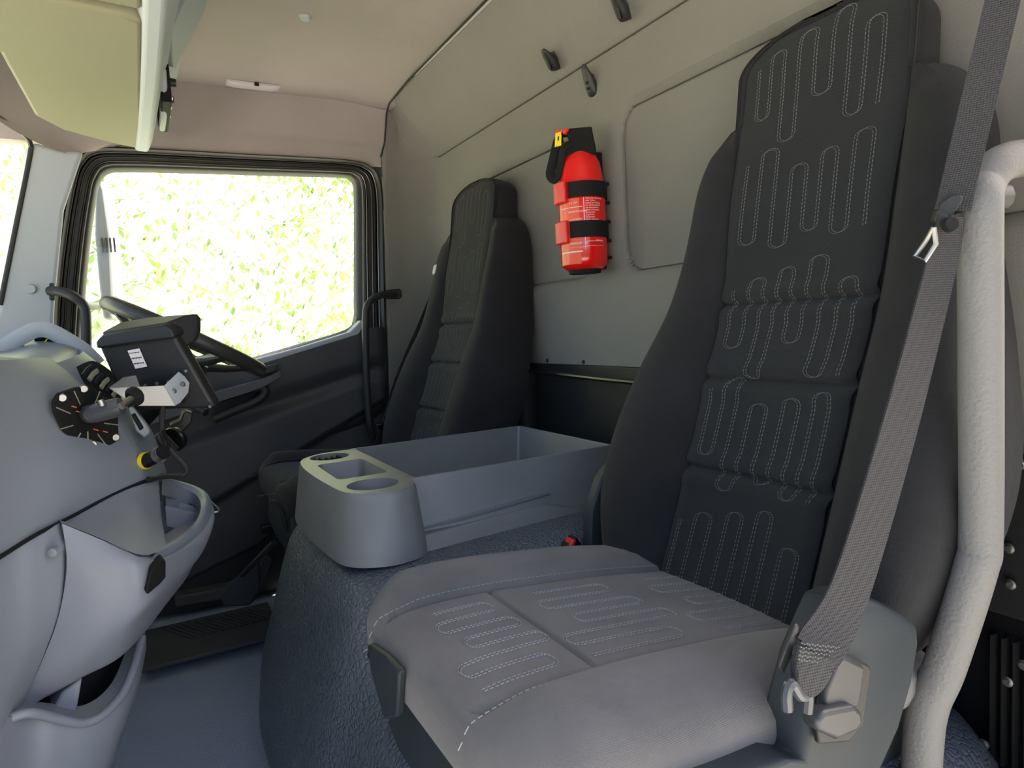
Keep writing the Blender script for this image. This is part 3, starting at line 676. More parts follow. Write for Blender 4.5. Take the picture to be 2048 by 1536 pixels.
# ================================================================== OVERHEAD SHELF
oh = thing('overhead_shelf', (-.1, 1.2, .55), 'pale overhead storage shelf with yellowish underside above the windscreen', 'shelf')
def xs(profile, ya, yb, n=8, curve=0):
    return [[Vector((a+curve*((y-1.2)/1.0)**2, y, b)) for a, b in profile] for y in lin(ya, yb, n)]
ZB = P(283, 298, 'Y', 2.08).z; XB = P(283, 298, 'Y', 2.08).x
fas = [(XB+.002, ZB-.004), (XB+.03, ZB-.006), (XB+.042, ZB+.02), (XB+.055, ZB+.08), (XB+.075, ZB+.125), (XB+.12, ZB+.20), (XB+.03, ZB+.20), (XB-.01, ZB+.03)]
obj('fascia', *loft(xs(fas, .25, 2.09, 12, -.02)), pillarmat, oh, bevel=.006, seg=3)
und = [[P(285, 300, 'Y', 2.08), P(130, 258, 'Y', 2.02), P(70, 228, 'Y', 1.95), P(0, 108, 'Y', 1.75), P(-120, -120, 'Y', 1.4), P(-400, -700, 'Y', .9)], [Vector((XB-.0, 2.09, ZB)), Vector((XB-.0, 1.9, ZB)), Vector((XB, 1.75, ZB)), Vector((XB, 1.55, ZB)), Vector((XB, 1.2, ZB)), Vector((XB, .6, ZB))]]
ud = [Vector((XB, 2.085, ZB)), Vector((XB, 1.28, ZB)), Vector((XB-.03, 1.265, ZB)), Vector((-.30, 1.265, ZB+.02)), Vector((-.27, 1.6, ZB+.02)), P(0, 108, 'Z', ZB+.01), P(70, 232, 'Z', ZB+.01), P(124, 255, 'Z', ZB), P(225, 288, 'Z', ZB)]
obj('underside_panel', *prism(ud, (0, 0, .03)), visormat, oh, bevel=.008, seg=3)
ud2 = [Vector((XB, 1.235, ZB)), Vector((XB, .3, ZB)), Vector((-.4, .3, ZB+.02)), Vector((-.33, 1.235, ZB+.02))]
u2 = obj('underside_panel', *prism(ud2, (0, 0, .03)), visormat, oh, bevel=.008, seg=3)
obj('dark_gap', *box((-.13, 1.25, ZB+.03), (.34, .06, .012)), blackmatt, oh)
# radio slot in the fascia
rd = [P(322, 262, 'Y', 1.98), P(312, 200, 'Y', 1.9), P(330, 150, 'Y', 1.78), P(340, 140, 'Y', 1.75), P(350, 160, 'Y', 1.78), P(342, 225, 'Y', 1.9), P(332, 268, 'Y', 1.98)]
rc = obj('radio_bezel', *tube([Vector((XB+.048, y, ZB+z)) for y, z in ((2.0, .05), (1.96, .025), (1.85, .022), (1.74, .045), (1.72, .085), (1.80, .11), (1.93, .10), (2.0, .05))], .008, 8), pillarmat, oh)
ra = obj('radio', *box((XB+.052, 1.86, ZB+.065), (.022, .25, .085)), blackmatt, oh, bevel=.004)
for k in range(5): obj('radio_button', *box((XB+.064, 1.78+.035*k, ZB+.05+.006*(k % 2)), (.008, .02, .014)), [steel, darkplastic][k % 2], ra, bevel=.001)
for k in range(2): obj('radio_knob', *lathe([(0, 0), (.010, 0), (.011, .012)], (XB+.078, 1.79+.12*k, ZB+.083), (-1, 0, 0), 16), darkplastic, ra)
obj('shelf_edge', *prism([P(345, 60, 'Y', 1.55), P(372, 0, 'Y', 1.45), P(398, -40, 'Y', 1.4), P(416, 0, 'Y', 1.5), P(408, 25, 'Y', 1.55), P(352, 135, 'Y', 1.75), P(345, 135, 'Y', 1.75)], (-.03, 0, .01)), dashgrey, oh, bevel=.003)

# ================================================================== GRAB BARS
gb = thing('grab_rail', (.69, .36, -.6), 'thick pale grey textured grab rail in front at the right edge', 'rail')
rp = [P(2200, 330, 'Y', .352), P(2110, 318, 'Y', .352), P(2040, 317, 'Y', .352), P(1992, 335, 'Y', .352), P(1966, 375, 'Y', .353), P(1960, 430, 'X', .69), P(1961, 700, 'X', .69), P(1961, 1060, 'X', .69), P(1950, 1140, 'X', .685), P(1890, 1330, 'X', .67), P(1857, 1410, 'X', .665), P(1845, 1500, 'X', .66), P(1838, 1700, 'X', .66)]
obj('tube', *tube(cat(rp, 8), .0183, 24), railgrey, gb)
gr = thing('grab_bar', P(735, 850, 'Y', 2.12), 'dark bent grab handle on the pillar behind the driver door window', 'handle')
hp = [P(800, 588, 'Y', 2.19), P(790, 588, 'Y', 2.17), P(762, 590, 'Y', 2.13), P(738, 606, 'Y', 2.11), P(731, 640, 'Y', 2.11), P(733, 760, 'Y', 2.11), P(740, 850, 'Y', 2.11), P(748, 880, 'Y', 2.12)]
obj('tube', *tube(cat(hp[1:], 6), .0115, 14), tubedark, gr)
obj('mounting_tab', *prism(PY([(772, 580), (800, 577), (804, 582), (804, 594), (800, 598), (772, 598)], 2.175), (0, .012, 0)), tubedark, gr, bevel=.003)
obj('screw', *lathe([(0, 0), (.004, 0), (.005, .004)], P(793, 587, 'Y', 2.172), (0, 1, 0), 12), steel, gr)
g2 = thing('grab_bar', P(100, 580, 'Y', 2.12), 'grey bent grab handle on the windscreen pillar behind the steering wheel', 'handle')
hp = [P(100, 582, 'Y', 2.13), P(120, 583, 'Y', 2.10), P(145, 592, 'Y', 2.08), P(166, 610, 'Y', 2.08), P(172, 640, 'Y', 2.08), P(173, 760, 'Y', 2.08)]
obj('tube', *tube(cat(hp, 6), .0125, 14), tubedark, g2)
obj('mounting_tab', *prism(PY([(98, 566), (108, 566), (110, 600), (98, 600)], 2.125), (0, .02, 0)), tubedark, g2, bevel=.003)

# ================================================================== SEAT BELTS
def strip(path, wdir, w_, th=.0022):
    rings = []
    for i, p in enumerate(path):
        t = (path[min(i+1, len(path)-1)]-path[max(0, i-1)]).normalized(); wd = wdir(i/(len(path)-1)) if callable(wdir) else Vector(wdir)
        wd = (wd-wd.dot(t)*t).normalized(); n_ = t.cross(wd); h = (w_(i/(len(path)-1)) if callable(w_) else w_)/2
        rings.append([p-wd*h-n_*th/2, p+wd*h-n_*th/2, p+wd*h+n_*th/2, p-wd*h+n_*th/2])
    return loft(rings)
sb_ = thing('seat_belt', P(1600, 1400, 'Y', .36), 'grey woven seat belt running down the near side of the foreground seat', 'seat belt')
wdv = RT*.9+FW*.25
up_ = cat([P(2030, -120, 'X', .73), P(2005, 0, 'X', .72), P(1945, 250, 'X', .69), P(1905, 420, 'X', .655)], 8)
obj('upper_webbing', *strip(up_, RT*.8-FW*.5, .028), webbing, sb_)
lo_ = cat([P(1903, 430, 'X', .655), P(1885, 520, 'X', .645), P(1800, 850, 'Y', .342), P(1700, 1180, 'Y', .332), P(1630, 1310, 'Y', .325)], 10)
obj('lower_webbing', *strip(lo_, wdv, lambda t: .030+.006*min(t*2, 1)), webbing, sb_)
end = cat([P(1630, 1305, 'Y', .325), P(1618, 1350, 'Y', .324), P(1604, 1385, 'Y', .324)], 5)
obj('gathered_end', *strip(end, wdv, lambda t: .036-.022*t*t, .008), webbing, sb_, bevel=.002)
stc = []
for r in range(5):
    for k in range(16):
        a = P(1600+5.2*k-r*1.5, 1283+r*8+(k % 2)*2+k*.6, 'Y', .323); stc.append(box(a-FW*.003, (.0012, .0012, .0007)))
obj('stitching', *merge(*stc), thread, sb_, smooth=False)
dr = [P(1868, 438, 'X', .650), P(1880, 405, 'X', .650), P(1905, 390, 'X', .650), P(1925, 388, 'X', .655), P(1930, 398, 'X', .655), P(1910, 425, 'X', .650), P(1885, 455, 'X', .648)]
obj('guide_loop', *prism(dr, FW*.012+RT*.002), tubedark, sb_, bevel=.003, seg=3)
obj('guide_arm', *tube([P(1915, 400, 'X', .665), P(1950, 396, 'X', .70), P(2010, 392, 'X', .76)], .009, 10, rz=1.4), tubedark, sb_)
tg = [P(1868, 455, 'X', .63), P(1850, 485, 'X', .63), P(1830, 513, 'X', .625), P(1850, 522, 'X', .625), P(1872, 488, 'X', .632)]
obj('tongue', *tube(tg+[tg[0]], .0022, 8), steel, sb_)
obj('tongue_stop', *lathe([(0, 0), (.006, 0), (.007, .006), (0, .008)], P(1905, 447, 'X', .64), FW, 12), blackmatt, sb_)
an = fillet([P(1575, 1420, 'Y', .324), P(1572, 1385, 'Y', .324), P(1582, 1362, 'Y', .324), P(1594, 1385, 'Y', .324), P(1604, 1395, 'Y', .324), P(1618, 1385, 'Y', .324), P(1614, 1425, 'Y', .324)], .006)
obj('anchor', *tube(an, .0042, 8), mountpaint, sb_)
obj('anchor_sleeve', *prism([P(1556, 1335, 'Y', .335), P(1590, 1248, 'Y', .335), P(1600, 1250, 'Y', .335), P(1596, 1290, 'Y', .335), P(1568, 1352, 'Y', .335)], FW*.006), darkplastic, sb_, bevel=.002)
bk_ = thing('belt_buckle', P(1145, 1100, 'Y', .89), 'black seat belt buckle with red button between console and foreground seat', 'buckle')
B0 = P(1148, 1086, 'Y', .90)
Rb = Matrix.Rotation(-.5, 3, 'Y')
obj('housing', *box(B0+Vector((0, 0, -.018)), (.030, .022, .055), Rb), blackgloss, bk_, bevel=.003)
rdn = obj('release_button', *box(B0+Vector((-.016, -.004, -.004)), (.008, .020, .034), Matrix.Rotation(.55, 3, 'Y')), redplastic, bk_, bevel=.002); tag(rdn, 'red push button')
# driver belt
db = thing('driver_seat_belt', P(770, 860, 'Y', 2.0), 'dark seat belt along the door side of the driver seat', 'seat belt')
p1 = [P(888, 548, 'Y', 1.90), P(850, 640, 'Y', 1.955), P(800, 760, 'Y', 1.98), P(775, 850, 'Y', 2.0), P(752, 905, 'Y', 2.02)]
obj('webbing', *strip(cat(p1, 6), RT*.6+FW*.6, .042), webbing, db)
obj('shoulder_guide', *prism([P(872, 530, 'Y', 1.88), P(896, 516, 'Y', 1.87), P(896, 560, 'Y', 1.87), P(890, 560, 'Y', 1.87), P(889, 536, 'Y', 1.87), P(873, 552, 'Y', 1.88), P(869, 545, 'Y', 1.88)], (0, .02, 0)), pillarmat, db, bevel=.002)
obj('buckle', *box(P(762, 853, 'Y', 1.98), (.035, .02, .02)), blackgloss, db, bevel=.003)

# ================================================================== STEERING WHEEL
WC = (P(200, 600, 'Y', 1.76)+P(530, 745, 'Y', 1.76))/2
ax_ = (P(530, 745, 'Y', 1.76)-P(200, 600, 'Y', 1.76)); WR = ax_.length/2*1.0; ax_.normalize()
sw = thing('steering_wheel', WC, 'black steering wheel seen edge-on in front of the driver door window', 'steering wheel')
by_ = Vector((0, 1, 0)); by_ = (by_-by_.dot(ax_)*ax_).normalized(); nz = ax_.cross(by_)
if nz.z < 0: nz = -nz
def wp(a, r=1.0, h=0): return WC+(ax_*math.cos(a)+by_*math.sin(a))*WR*r+nz*h
obj('rim', *(lambda rg: (rg[0], rg[1]))(loft([[WC+(ax_*math.cos(a)+by_*math.sin(a))*(WR-.015+.0155*math.cos(b))+nz*.0165*math.sin(b) for b in [2*math.pi*j/14 for j in range(14)]] for a in [2*math.pi*i/64 for i in range(65)]], cap=False)), wheelmat, sw)
for a in (math.radians(20), math.radians(160), math.radians(-60), math.radians(-120), math.radians(60+0)):
    obj('spoke', *tube([wp(a, .93), wp(a, .6, -.03), wp(a, .2, -.055)], lambda t: .012+.010*t, 10, rz=.6), wheelmat, sw)
obj('hub', *lathe([(.0, -.03), (.055, -.03), (.072, -.045), (.07, -.075), (.05, -.10)], WC, nz, 28), wheelmat, sw)
obj('column', *tube([WC-nz*.09, WC-nz*.30-Vector((.10, 0, 0))], lambda t: .045+.02*t, 16), darkplastic, sw)
obj('stalk', *tube([WC-nz*.13, WC-nz*.14+ax_*.10-by_*.10], .009, 10), darkplastic, sw)

# ================================================================== DASHBOARD
da = thing('dashboard', (-.2, 1.3, -.4), 'large grey moulded dashboard at the left with curved centre flank', 'dashboard')
rows = pp([[(-380, 690, .62), (-150, 712, .80), (0, 720, 1.0), (60, 718, 1.12), (112, 729, 1.22)],
           [(-380, 800, .62), (-150, 800, .78), (0, 790, .98), (95, 770, 1.1), (172, 778, 1.21)],
           [(-380, 950, .60), (-150, 930, .76), (0, 900, .95), (130, 860, 1.08), (238, 845, 1.20)],
           [(-380, 1150, .58), (-150, 1080, .73), (0, 1010, .92), (160, 930, 1.06), (285, 912, 1.20)],
           [(-380, 1300, .56), (-150, 1200, .72), (0, 1112, .90), (150, 1030, 1.04), (302, 955, 1.19)]])
obj('centre_flank', *patch(rows, 7, (0, .16, 0)), dashgrey, da, angle=50)
obj('dash_core', *box((-.46, 1.2, -.42), (.36, 1.8, .66)), hoodmat, da, bevel=.03, seg=3)
# driver side stack band
rows = pp([[(108, 728, 1.24), (172, 780, 1.24), (238, 846, 1.22), (285, 912, 1.22), (306, 958, 1.21)],
           [(165, 705, 1.34), (222, 752, 1.34), (262, 806, 1.32), (306, 866, 1.31), (334, 945, 1.29)],
           [(150, 695, 1.55), (200, 740, 1.55), (240, 800, 1.52), (275, 860, 1.5), (310, 930, 1.45)]])
obj('centre_stack', *patch(rows, 6, (-.02, .02, -.05)), hoodmat, da, angle=60)
# instrument hood
rows = pp([[(-300, 745, 1.22), (-100, 728, 1.24), (0, 722, 1.26), (60, 716, 1.27), (115, 726, 1.28), (170, 752, 1.30)],
           [(-300, 728, 1.42), (-100, 700, 1.44), (0, 706, 1.46), (80, 692, 1.46), (150, 700, 1.46), (205, 745, 1.46)],
           [(-300, 705, 1.60), (-100, 680, 1.62), (0, 692, 1.62), (60, 662, 1.62), (130, 672, 1.62), (192, 722, 1.60)]])
obj('upper_cowl', *patch(rows, 6, (0, .02, -.03)), hoodmat, da, angle=70)
lip = [P(a, b, 'Y', y) for a, b, y in [(-60, 712, 1.50), (0, 697, 1.50), (45, 672, 1.50), (72, 660, 1.50), (100, 662, 1.50), (138, 682, 1.50), (168, 702, 1.50), (196, 730, 1.50)]]
obj('hood_lip', *tube(cat(lip, 6), lambda t: .010, 10, rz=1.5), pillarmat, da)
gz = obj('gauge', *lathe([(0, 0), (.020, 0), (.023, .003), (.023, .02)], P(94, 680, 'Y', 1.51), (.35, 1, 0), 24), blackmatt, da)
obj('gauge_needle', *tube([P(86, 688, 'Y', 1.505), P(102, 670, 'Y', 1.505)], .0012, 6), yellow, gz)
# vent
vt = obj('air_vent', *patch(pp([[(150, 735, 1.27), (185, 722, 1.28), (222, 744, 1.28)], [(162, 768, 1.25), (200, 775, 1.25), (236, 772, 1.26)], [(205, 800, 1.24), (222, 812, 1.24), (242, 800, 1.25)]]), 4, (.0, .03, 0)), blackmatt, da)
for k in range(6):
    a = P(166+12*k, 752+8*k, 'Y', 1.238); b = P(184+11*k, 733+8.5*k, 'Y', 1.26)
    obj('vent_slat', *tube([a, a.lerp(b, .5)+Vector((0, -.004, .002)), b], .0022, 6, rz=2), [darkplastic, visormat][k % 2], vt)
# switch panel
q = PY([(256, 816), (266, 812), (300, 858), (300, 868), (288, 876), (272, 862)], 1.215)
obj('switch_panel', *prism(q, (0, .02, 0)), hoodmat, da, bevel=.002)
q = PY([(262, 830), (270, 826), (288, 856), (280, 862)], 1.212)
obj('rocker_switch', *prism(q, (0, .01, 0)), blackmatt, da, bevel=.0015)
sk = obj('power_socket', *lathe([(.011, .004), (.011, 0), (.0125, -.002), (.0135, 0), (.0135, .006)], P(294, 921, 'Y', 1.182), (-.9, 1, -.1), 24), yellow, da)
obj('socket_well', *lathe([(0, .003), (.011, .003), (.011, .02)], P(294, 921, 'Y', 1.182), (-.9, 1, -.1), 20), blackmatt, da)
# parting groove between flank and tray
gp = [P(a, b, 'Y', y) for a, b, y in [(-150, 1204, .715), (0, 1114, .895), (75, 1068, .965), (150, 1030, 1.035), (225, 990, 1.11), (302, 957, 1.182), (325, 950, 1.2)]]
obj('parting_seal', *tube(cat(gp, 5), .0025, 6), blackmatt, da)


# lower tray with oval pocket
lt = thing('dash_tray', (.0, 1.15, -.6), 'light grey lower dash tray with oval pocket and square black blank', 'tray')
rows = pp([[(118, 1047, 1.01), (200, 1003, 1.085), (270, 972, 1.15), (318, 962, 1.20)],
           [(121, 1046, .998), (210, 1038, 1.045), (282, 1034, 1.09), (322, 1030, 1.15)],
           [(124, 1046, .983), (200, 1076, .983), (284, 1110, .983), (335, 1094, 1.05)]])
obj('tray_top', *patch(rows, 5, (-.0, .05, -.02)), traygrey, lt, angle=50)
rows = pp([[(124, 1047, .984), (165, 1064, .984), (240, 1095, .984), (288, 1116, .984), (345, 1108, 1.05), (400, 1068, 1.15), (422, 1030, 1.22), (420, 1000, 1.27)],
           [(134, 1130, .975), (180, 1140, .97), (240, 1136, .97), (290, 1140, .975), (352, 1110, 1.05), (408, 1085, 1.14), (428, 1045, 1.21), (428, 1020, 1.27)],
           [(118, 1230, .985), (180, 1235, .975), (240, 1230, .975), (300, 1200, .985), (350, 1155, 1.05), (398, 1115, 1.14), (415, 1075, 1.21), (422, 1050, 1.27)],
           [(85, 1320, 1.0), (150, 1310, .99), (210, 1290, .99), (268, 1250, 1.0), (320, 1205, 1.06), (368, 1150, 1.14), (395, 1110, 1.2), (405, 1085, 1.26)],
           [(38, 1422, 1.02), (100, 1390, 1.02), (170, 1352, 1.02), (235, 1318, 1.03), (285, 1270, 1.08), (335, 1205, 1.15), (370, 1160, 1.2), (392, 1120, 1.25)]])
obj('tray_body', *patch(rows, 6, (-.02, .10, .0)), traygrey, lt, angle=60)
oc = [(296, 1124, .985), (345, 1110, 1.05), (385, 1084, 1.12), (412, 1052, 1.18), (424, 1018, 1.24), (418, 992, 1.28), (398, 975, 1.30), (360, 962, 1.28), (326, 955, 1.22)]
ic = [(322, 1098, 1.03), (352, 1082, 1.08), (380, 1060, 1.13), (396, 1036, 1.18), (402, 1012, 1.22), (396, 994, 1.26), (380, 982, 1.28), (350, 971, 1.26), (324, 964, 1.21)]
mc_ = [((a[0]+b[0])/2, (a[1]+b[1])/2-2, (a[2]+b[2])/2-.004) for a, b in zip(oc, ic)]
obj('pocket_rim', *patch(pp([oc, mc_, ic]), 5, (0, .012, -.012)), hoodmat, lt, angle=60)
iw_ = [(a, b+26, y+.01) for a, b, y in ic]
obj('pocket_wall', *patch(pp([ic, iw_]), 5, (.0, .01, 0)), traygrey, lt, angle=60)
fl_ = PY([(316, 975), (330, 970), (385, 985), (398, 1015), (390, 1055), (345, 1088), (322, 1080)], 1.25)
obj('pocket_floor', *loft([[p+Vector((0, .03, -.03)) for p in fl_], [p+Vector((0, .05, -.04)) for p in fl_]]), traygrey, lt)
obj('pocket_divider', *prism([P(330, 1010, 'Y', 1.20), P(392, 1024, 'Y', 1.24), P(392, 1036, 'Y', 1.24), P(330, 1020, 'Y', 1.20)], (-.0, .01, -.03)), traygrey, lt, bevel=.002)
obj('pocket_divider', *prism([P(330, 975, 'Y', 1.26), P(386, 985, 'Y', 1.29), P(345, 1003, 'Y', 1.27), P(330, 1005, 'Y', 1.26)], (-.0, .01, -.03)), traygrey, lt, bevel=.002)
bl = [P(303, 1138, 'Y', .965), P(326, 1118, 'Y', .985), P(332, 1122, 'Y', .988), P(332, 1155, 'Y', .99), P(322, 1168, 'Y', .98), P(296, 1190, 'Y', .962), P(291, 1186, 'Y', .96)]
b_ = obj('square_blank', *prism(bl, (-.004, .03, 0)), blackmatt, lt, bevel=.003); tag(b_, 'black square blanking cover')
rows = pp([[(-200, 1235, .74), (0, 1120, .91), (60, 1078, .955), (120, 1046, 1.0)],
           [(-200, 1330, .73), (0, 1250, .90), (70, 1160, .95), (130, 1110, .985)],
           [(-200, 1480, .73), (0, 1380, .90), (60, 1300, .95), (115, 1235, .985)],
           [(-200, 1640, .73), (-10, 1470, .90), (20, 1440, .96), (42, 1420, 1.0)]])
obj('tray_flank', *patch(rows, 5, (-.02, .06, 0)), dashgrey, lt, angle=60)
obj('oval_button', *lathe([(0, -.001), (.004, -.001), (.0055, 0), (.006, .01)], P(104, 1106, 'Y', .957), (.5, 1, 0), 20), traygrey, lt)
# chrome clip at tray side
cp_ = thing('wire_clip', P(435, 1020, 'Y', 1.28), 'thin bent metal clip at the rounded end of the lower dash tray', 'clip')
obj('wire', *tube(fillet([P(418, 1000, 'Y', 1.29), P(438, 1018, 'Y', 1.29), P(437, 1024, 'Y', 1.29), P(420, 1026, 'Y', 1.29), P(414, 1062, 'Y', 1.27), P(392, 1112, 'Y', 1.25)], .004), .0018, 6), steel, cp_)
# lower bin
lb_ = thing('door_side_bin', (-.1, 1.1, -.83), 'grey open storage bin low at the left under the dash tray', 'bin')
rows = pp([[(-200, 1500, .76), (30, 1432, .95), (110, 1435, .98), (185, 1440, 1.0), (240, 1400, 1.03), (272, 1330, 1.08), (290, 1262, 1.14)],
           [(-200, 1560, .76), (30, 1500, .95), (110, 1500, .98), (180, 1500, 1.0), (240, 1452, 1.03), (275, 1380, 1.08), (292, 1300, 1.14)],
           [(-200, 1700, .78), (20, 1640, .96), (100, 1640, .99), (170, 1640, 1.01), (205, 1590, 1.04), (240, 1480, 1.1), (275, 1360, 1.16)]])
obj('bin_front', *patch(rows, 6, (-.015, .05, 0)), traygrey, lb_, angle=60)
rimb = [P(a, b, 'Y', y) for a, b, y in [(20, 1436, .95), (60, 1426, .955), (110, 1436, .975), (165, 1446, .995), (205, 1430, 1.01), (245, 1388, 1.04), (268, 1335, 1.08), (284, 1275, 1.13)]]
obj('bin_rim', *tube(cat(rimb, 6), .006, 10), traygrey, lb_)
bk2 = pp([[(20, 1350, 1.10), (150, 1350, 1.14), (276, 1240, 1.20)], [(20, 1470, 1.10), (130, 1470, 1.12), (205, 1430, 1.15)]])
obj('bin_back', *patch(bk2, 5, (-.01, .02, 0)), darkplastic, lb_)
lf = PY([(105, 1420), (125, 1385), (165, 1355), (152, 1432), (120, 1436)], 1.03)
obj('bin_inner_wall', *prism(lf, (-.01, .05, 0)), dashgrey, lb_, bevel=.003)

# ================================================================== TABLET AND MOUNT
tb = thing('tablet', P(330, 740, 'Y', 1.30), 'black tablet display with sun hood, back to the camera, by the steering wheel', 'tablet')
TL, TR, BR, BL = P(193, 684, 'Y', 1.27), P(345, 664, 'Y', 1.21), P(432, 816, 'Y', 1.21), P(255, 822, 'Y', 1.27)
nrm = (TR-TL).cross(BL-TL).normalized(); nrm = nrm if nrm.y > 0 else -nrm
obj('housing', *prism([TL, TR, BR, BL], nrm*.028), darkplastic, tb, bevel=.006, seg=3)
e = nrm*.022
obj('screen', *prism([p.lerp((TL+BR)/2, .06)+nrm*.0275 for p in (TL, TR, BR, BL)], nrm*.002), blackgloss, tb)
top_ = [TL+Vector((0, 0, .002)), TR+Vector((0, 0, .002)), TR.lerp(TL, .02)+(BR-TR)*.10, TL.lerp(TR, .02)+(BL-TL)*.10]
obj('top_housing', *prism([P(190, 684, 'Y', 1.262), P(205, 668, 'Y', 1.262), P(330, 650, 'Y', 1.20), P(347, 662, 'Y', 1.20), P(350, 676, 'Y', 1.20), P(193, 698, 'Y', 1.262)], nrm*.05), darkplastic, tb, bevel=.004)
hd_ = [P(328, 652, 'Y', 1.215), P(362, 632, 'Y', 1.23), P(388, 628, 'Y', 1.24), P(397, 638, 'Y', 1.24), P(396, 664, 'Y', 1.24), P(390, 682, 'Y', 1.235), P(366, 697, 'Y', 1.225), P(356, 690, 'Y', 1.22)]
obj('sun_hood_side', *prism(hd_, nrm*.012), darkplastic, tb, bevel=.004, seg=3)
obj('sun_hood_top', *prism([P(205, 664, 'Y', 1.27), P(330, 646, 'Y', 1.22), P(362, 632, 'Y', 1.23), P(388, 628, 'Y', 1.24), P(300, 634, 'Y', 1.34), P(240, 645, 'Y', 1.38)], (0, 0, -.006)), darkplastic, tb, bevel=.002)
def onb(a, b, h=0): return TL+(TR-TL)*a+(BL-TL)*b-nrm*h
stk = obj('sticker', *prism([onb(.34, .17, 0), onb(.50, .16, 0), onb(.50, .42, 0), onb(.34, .43, 0)], -nrm*.0006), white, tb); stk.name = 'sticker'; tag(stk, 'white printed sticker')
bars = []
for r in range(3):
    for k in range(7): bars.append(box(onb(.355+.02*k, .21+.075*r, .001), (.0014, .0004, .0022 if r else .0016)))
obj('print', *merge(*bars), blackmatt, stk, smooth=False)
plate = obj('bracket_plate', *prism([onb(.36, .62, .001), onb(.72, .61, .001), onb(.78, .66, .001), onb(.80, .98, .001), onb(.38, .98, .001)], -nrm*.004), blackmatt, tb, bevel=.001)
for a, b in ((.40, .67), (.56, .665), (.71, .66), (.55, .80), (.67, .80)): obj('screw', *lathe([(0, 0), (.0028, 0), (.0034, .002)], onb(a, b, .008), nrm, 10), steel, tb)
for p in (P(372, 742, 'Y', 1.205), P(420, 813, 'Y', 1.205)): obj('screw', *lathe([(0, -.001), (.0025, -.001), (.003, .002)], p, nrm, 10), steel, tb)
# aluminium U bracket
yb = 1.17
obj('bracket_front', *prism([P(218, 776, 'Y', yb), P(328, 771, 'Y', yb), P(352, 812, 'Y', yb), P(270, 812, 'Y', yb)], (.0, .003, 0)), alu, tb, bevel=.0006)
obj('bracket_side', *prism([P(328, 771, 'Y', yb), P(356, 744, 'Y', 1.20), P(366, 752, 'Y', 1.21), P(377, 766, 'Y', 1.21), P(374, 786, 'Y', 1.205), P(358, 806, 'Y', 1.19), P(348, 812, 'Y', yb)], (.002, .002, 0)), pillarmat, tb, bevel=.0006)
obj('bracket_side', *prism([P(218, 776, 'Y', yb), P(247, 756, 'Y', 1.22), P(272, 752, 'Y', 1.22), P(280, 774, 'Y', yb+.02)], (0, .003, .001)), alu, tb, bevel=.0005)
for px, py in ((364, 769), (346, 783)): obj('screw', *lathe([(0, 0), (.0035, 0), (.0045, .003)], P(px, py, 'Y', 1.178), nrm, 12), steel, tb)
mo = thing('tablet_mount', P(175, 840, 'Y', 1.1), 'black round mounting plate with ball arm screwed to the grey dash flank', 'mount')
mc = P(172, 838, 'Y', 1.095)
# disk plate split in petals
outl = [(150, 775), (180, 771), (200, 790), (226, 800), (236, 830), (238, 880), (214, 895), (186, 905), (176, 900), (172, 885), (168, 900), (150, 890), (124, 862), (108, 825), (105, 805), (115, 787)]
def fy(px): return 1.055+(px-105)*.00075
pl = [P(a, b, 'Y', fy(a)) for a, b in outl]
pb = obj('plate', *prism(pl, (-.003, .014, 0)), blackmatt, mo, bevel=.002)
ctr = (175, 842)
for a, b in ((113, 815), (122, 858), (150, 886), (176, 880), (212, 890), (236, 850), (200, 783), (148, 782)):
    g1, g2 = (ctr[0]*.45+a*.55, ctr[1]*.45+b*.55), (a, b)
    obj('plate_groove', *tube([P(*g1, 'Y', fy(g1[0])-.001), P(*g2, 'Y', fy(g2[0])-.001)], .0009, 5), visormat, pb)
for a, b in ((125, 796), (168, 778), (186, 889), (232, 875)):
    obj('screw', *lathe([(0, 0), (.0045, 0), (.0062, .003)], P(a, b, 'Y', fy(a)-.004), (-.3, 1, 0), 14), steel, mo)
for a, b in ((143, 812), (152, 822), (187, 858), (206, 862)):
    obj('paint_mark', *tube([P(a, b, 'Y', fy(a)-.0012), P(a+10, b+3, 'Y', fy(a)-.0012)], .0008, 5), copper, mo)
A1, A2 = P(180, 829, 'Y', 1.075), P(243, 812, 'Y', 1.06)
obj('base_ball', *lathe([(0, -.014), (.008, -.012), (.013, -.004), (.013, .004), (.008, .012), (.008, .03)], A1+Vector((0, .012, 0)), (0, 1, 0), 16), mountpaint, mo)
obj('socket_arm', *tube([A1, A1.lerp(A2, .1), A1.lerp(A2, .5), A1.lerp(A2, .9), A2], lambda t: .0135-.003*abs(t-.5), 16), mountpaint, mo, angle=60)
obj('arm_bolt', *tube([P(205, 812, 'Y', 1.055), P(200, 800, 'Y', 1.055)], .0045, 10), steel, mo)
obj('link_shaft', *tube([A2, P(262, 798, 'Y', 1.08)], .005, 10), steel, mo)
obj('clamp_knob', *lathe([(0, -.004), (.009, -.004), (.014, 0), (.014, .008), (.010, .012)], P(264, 795, 'Y', 1.09), unit((.8, .5, .3)), 10), blackmatt, mo, angle=20)
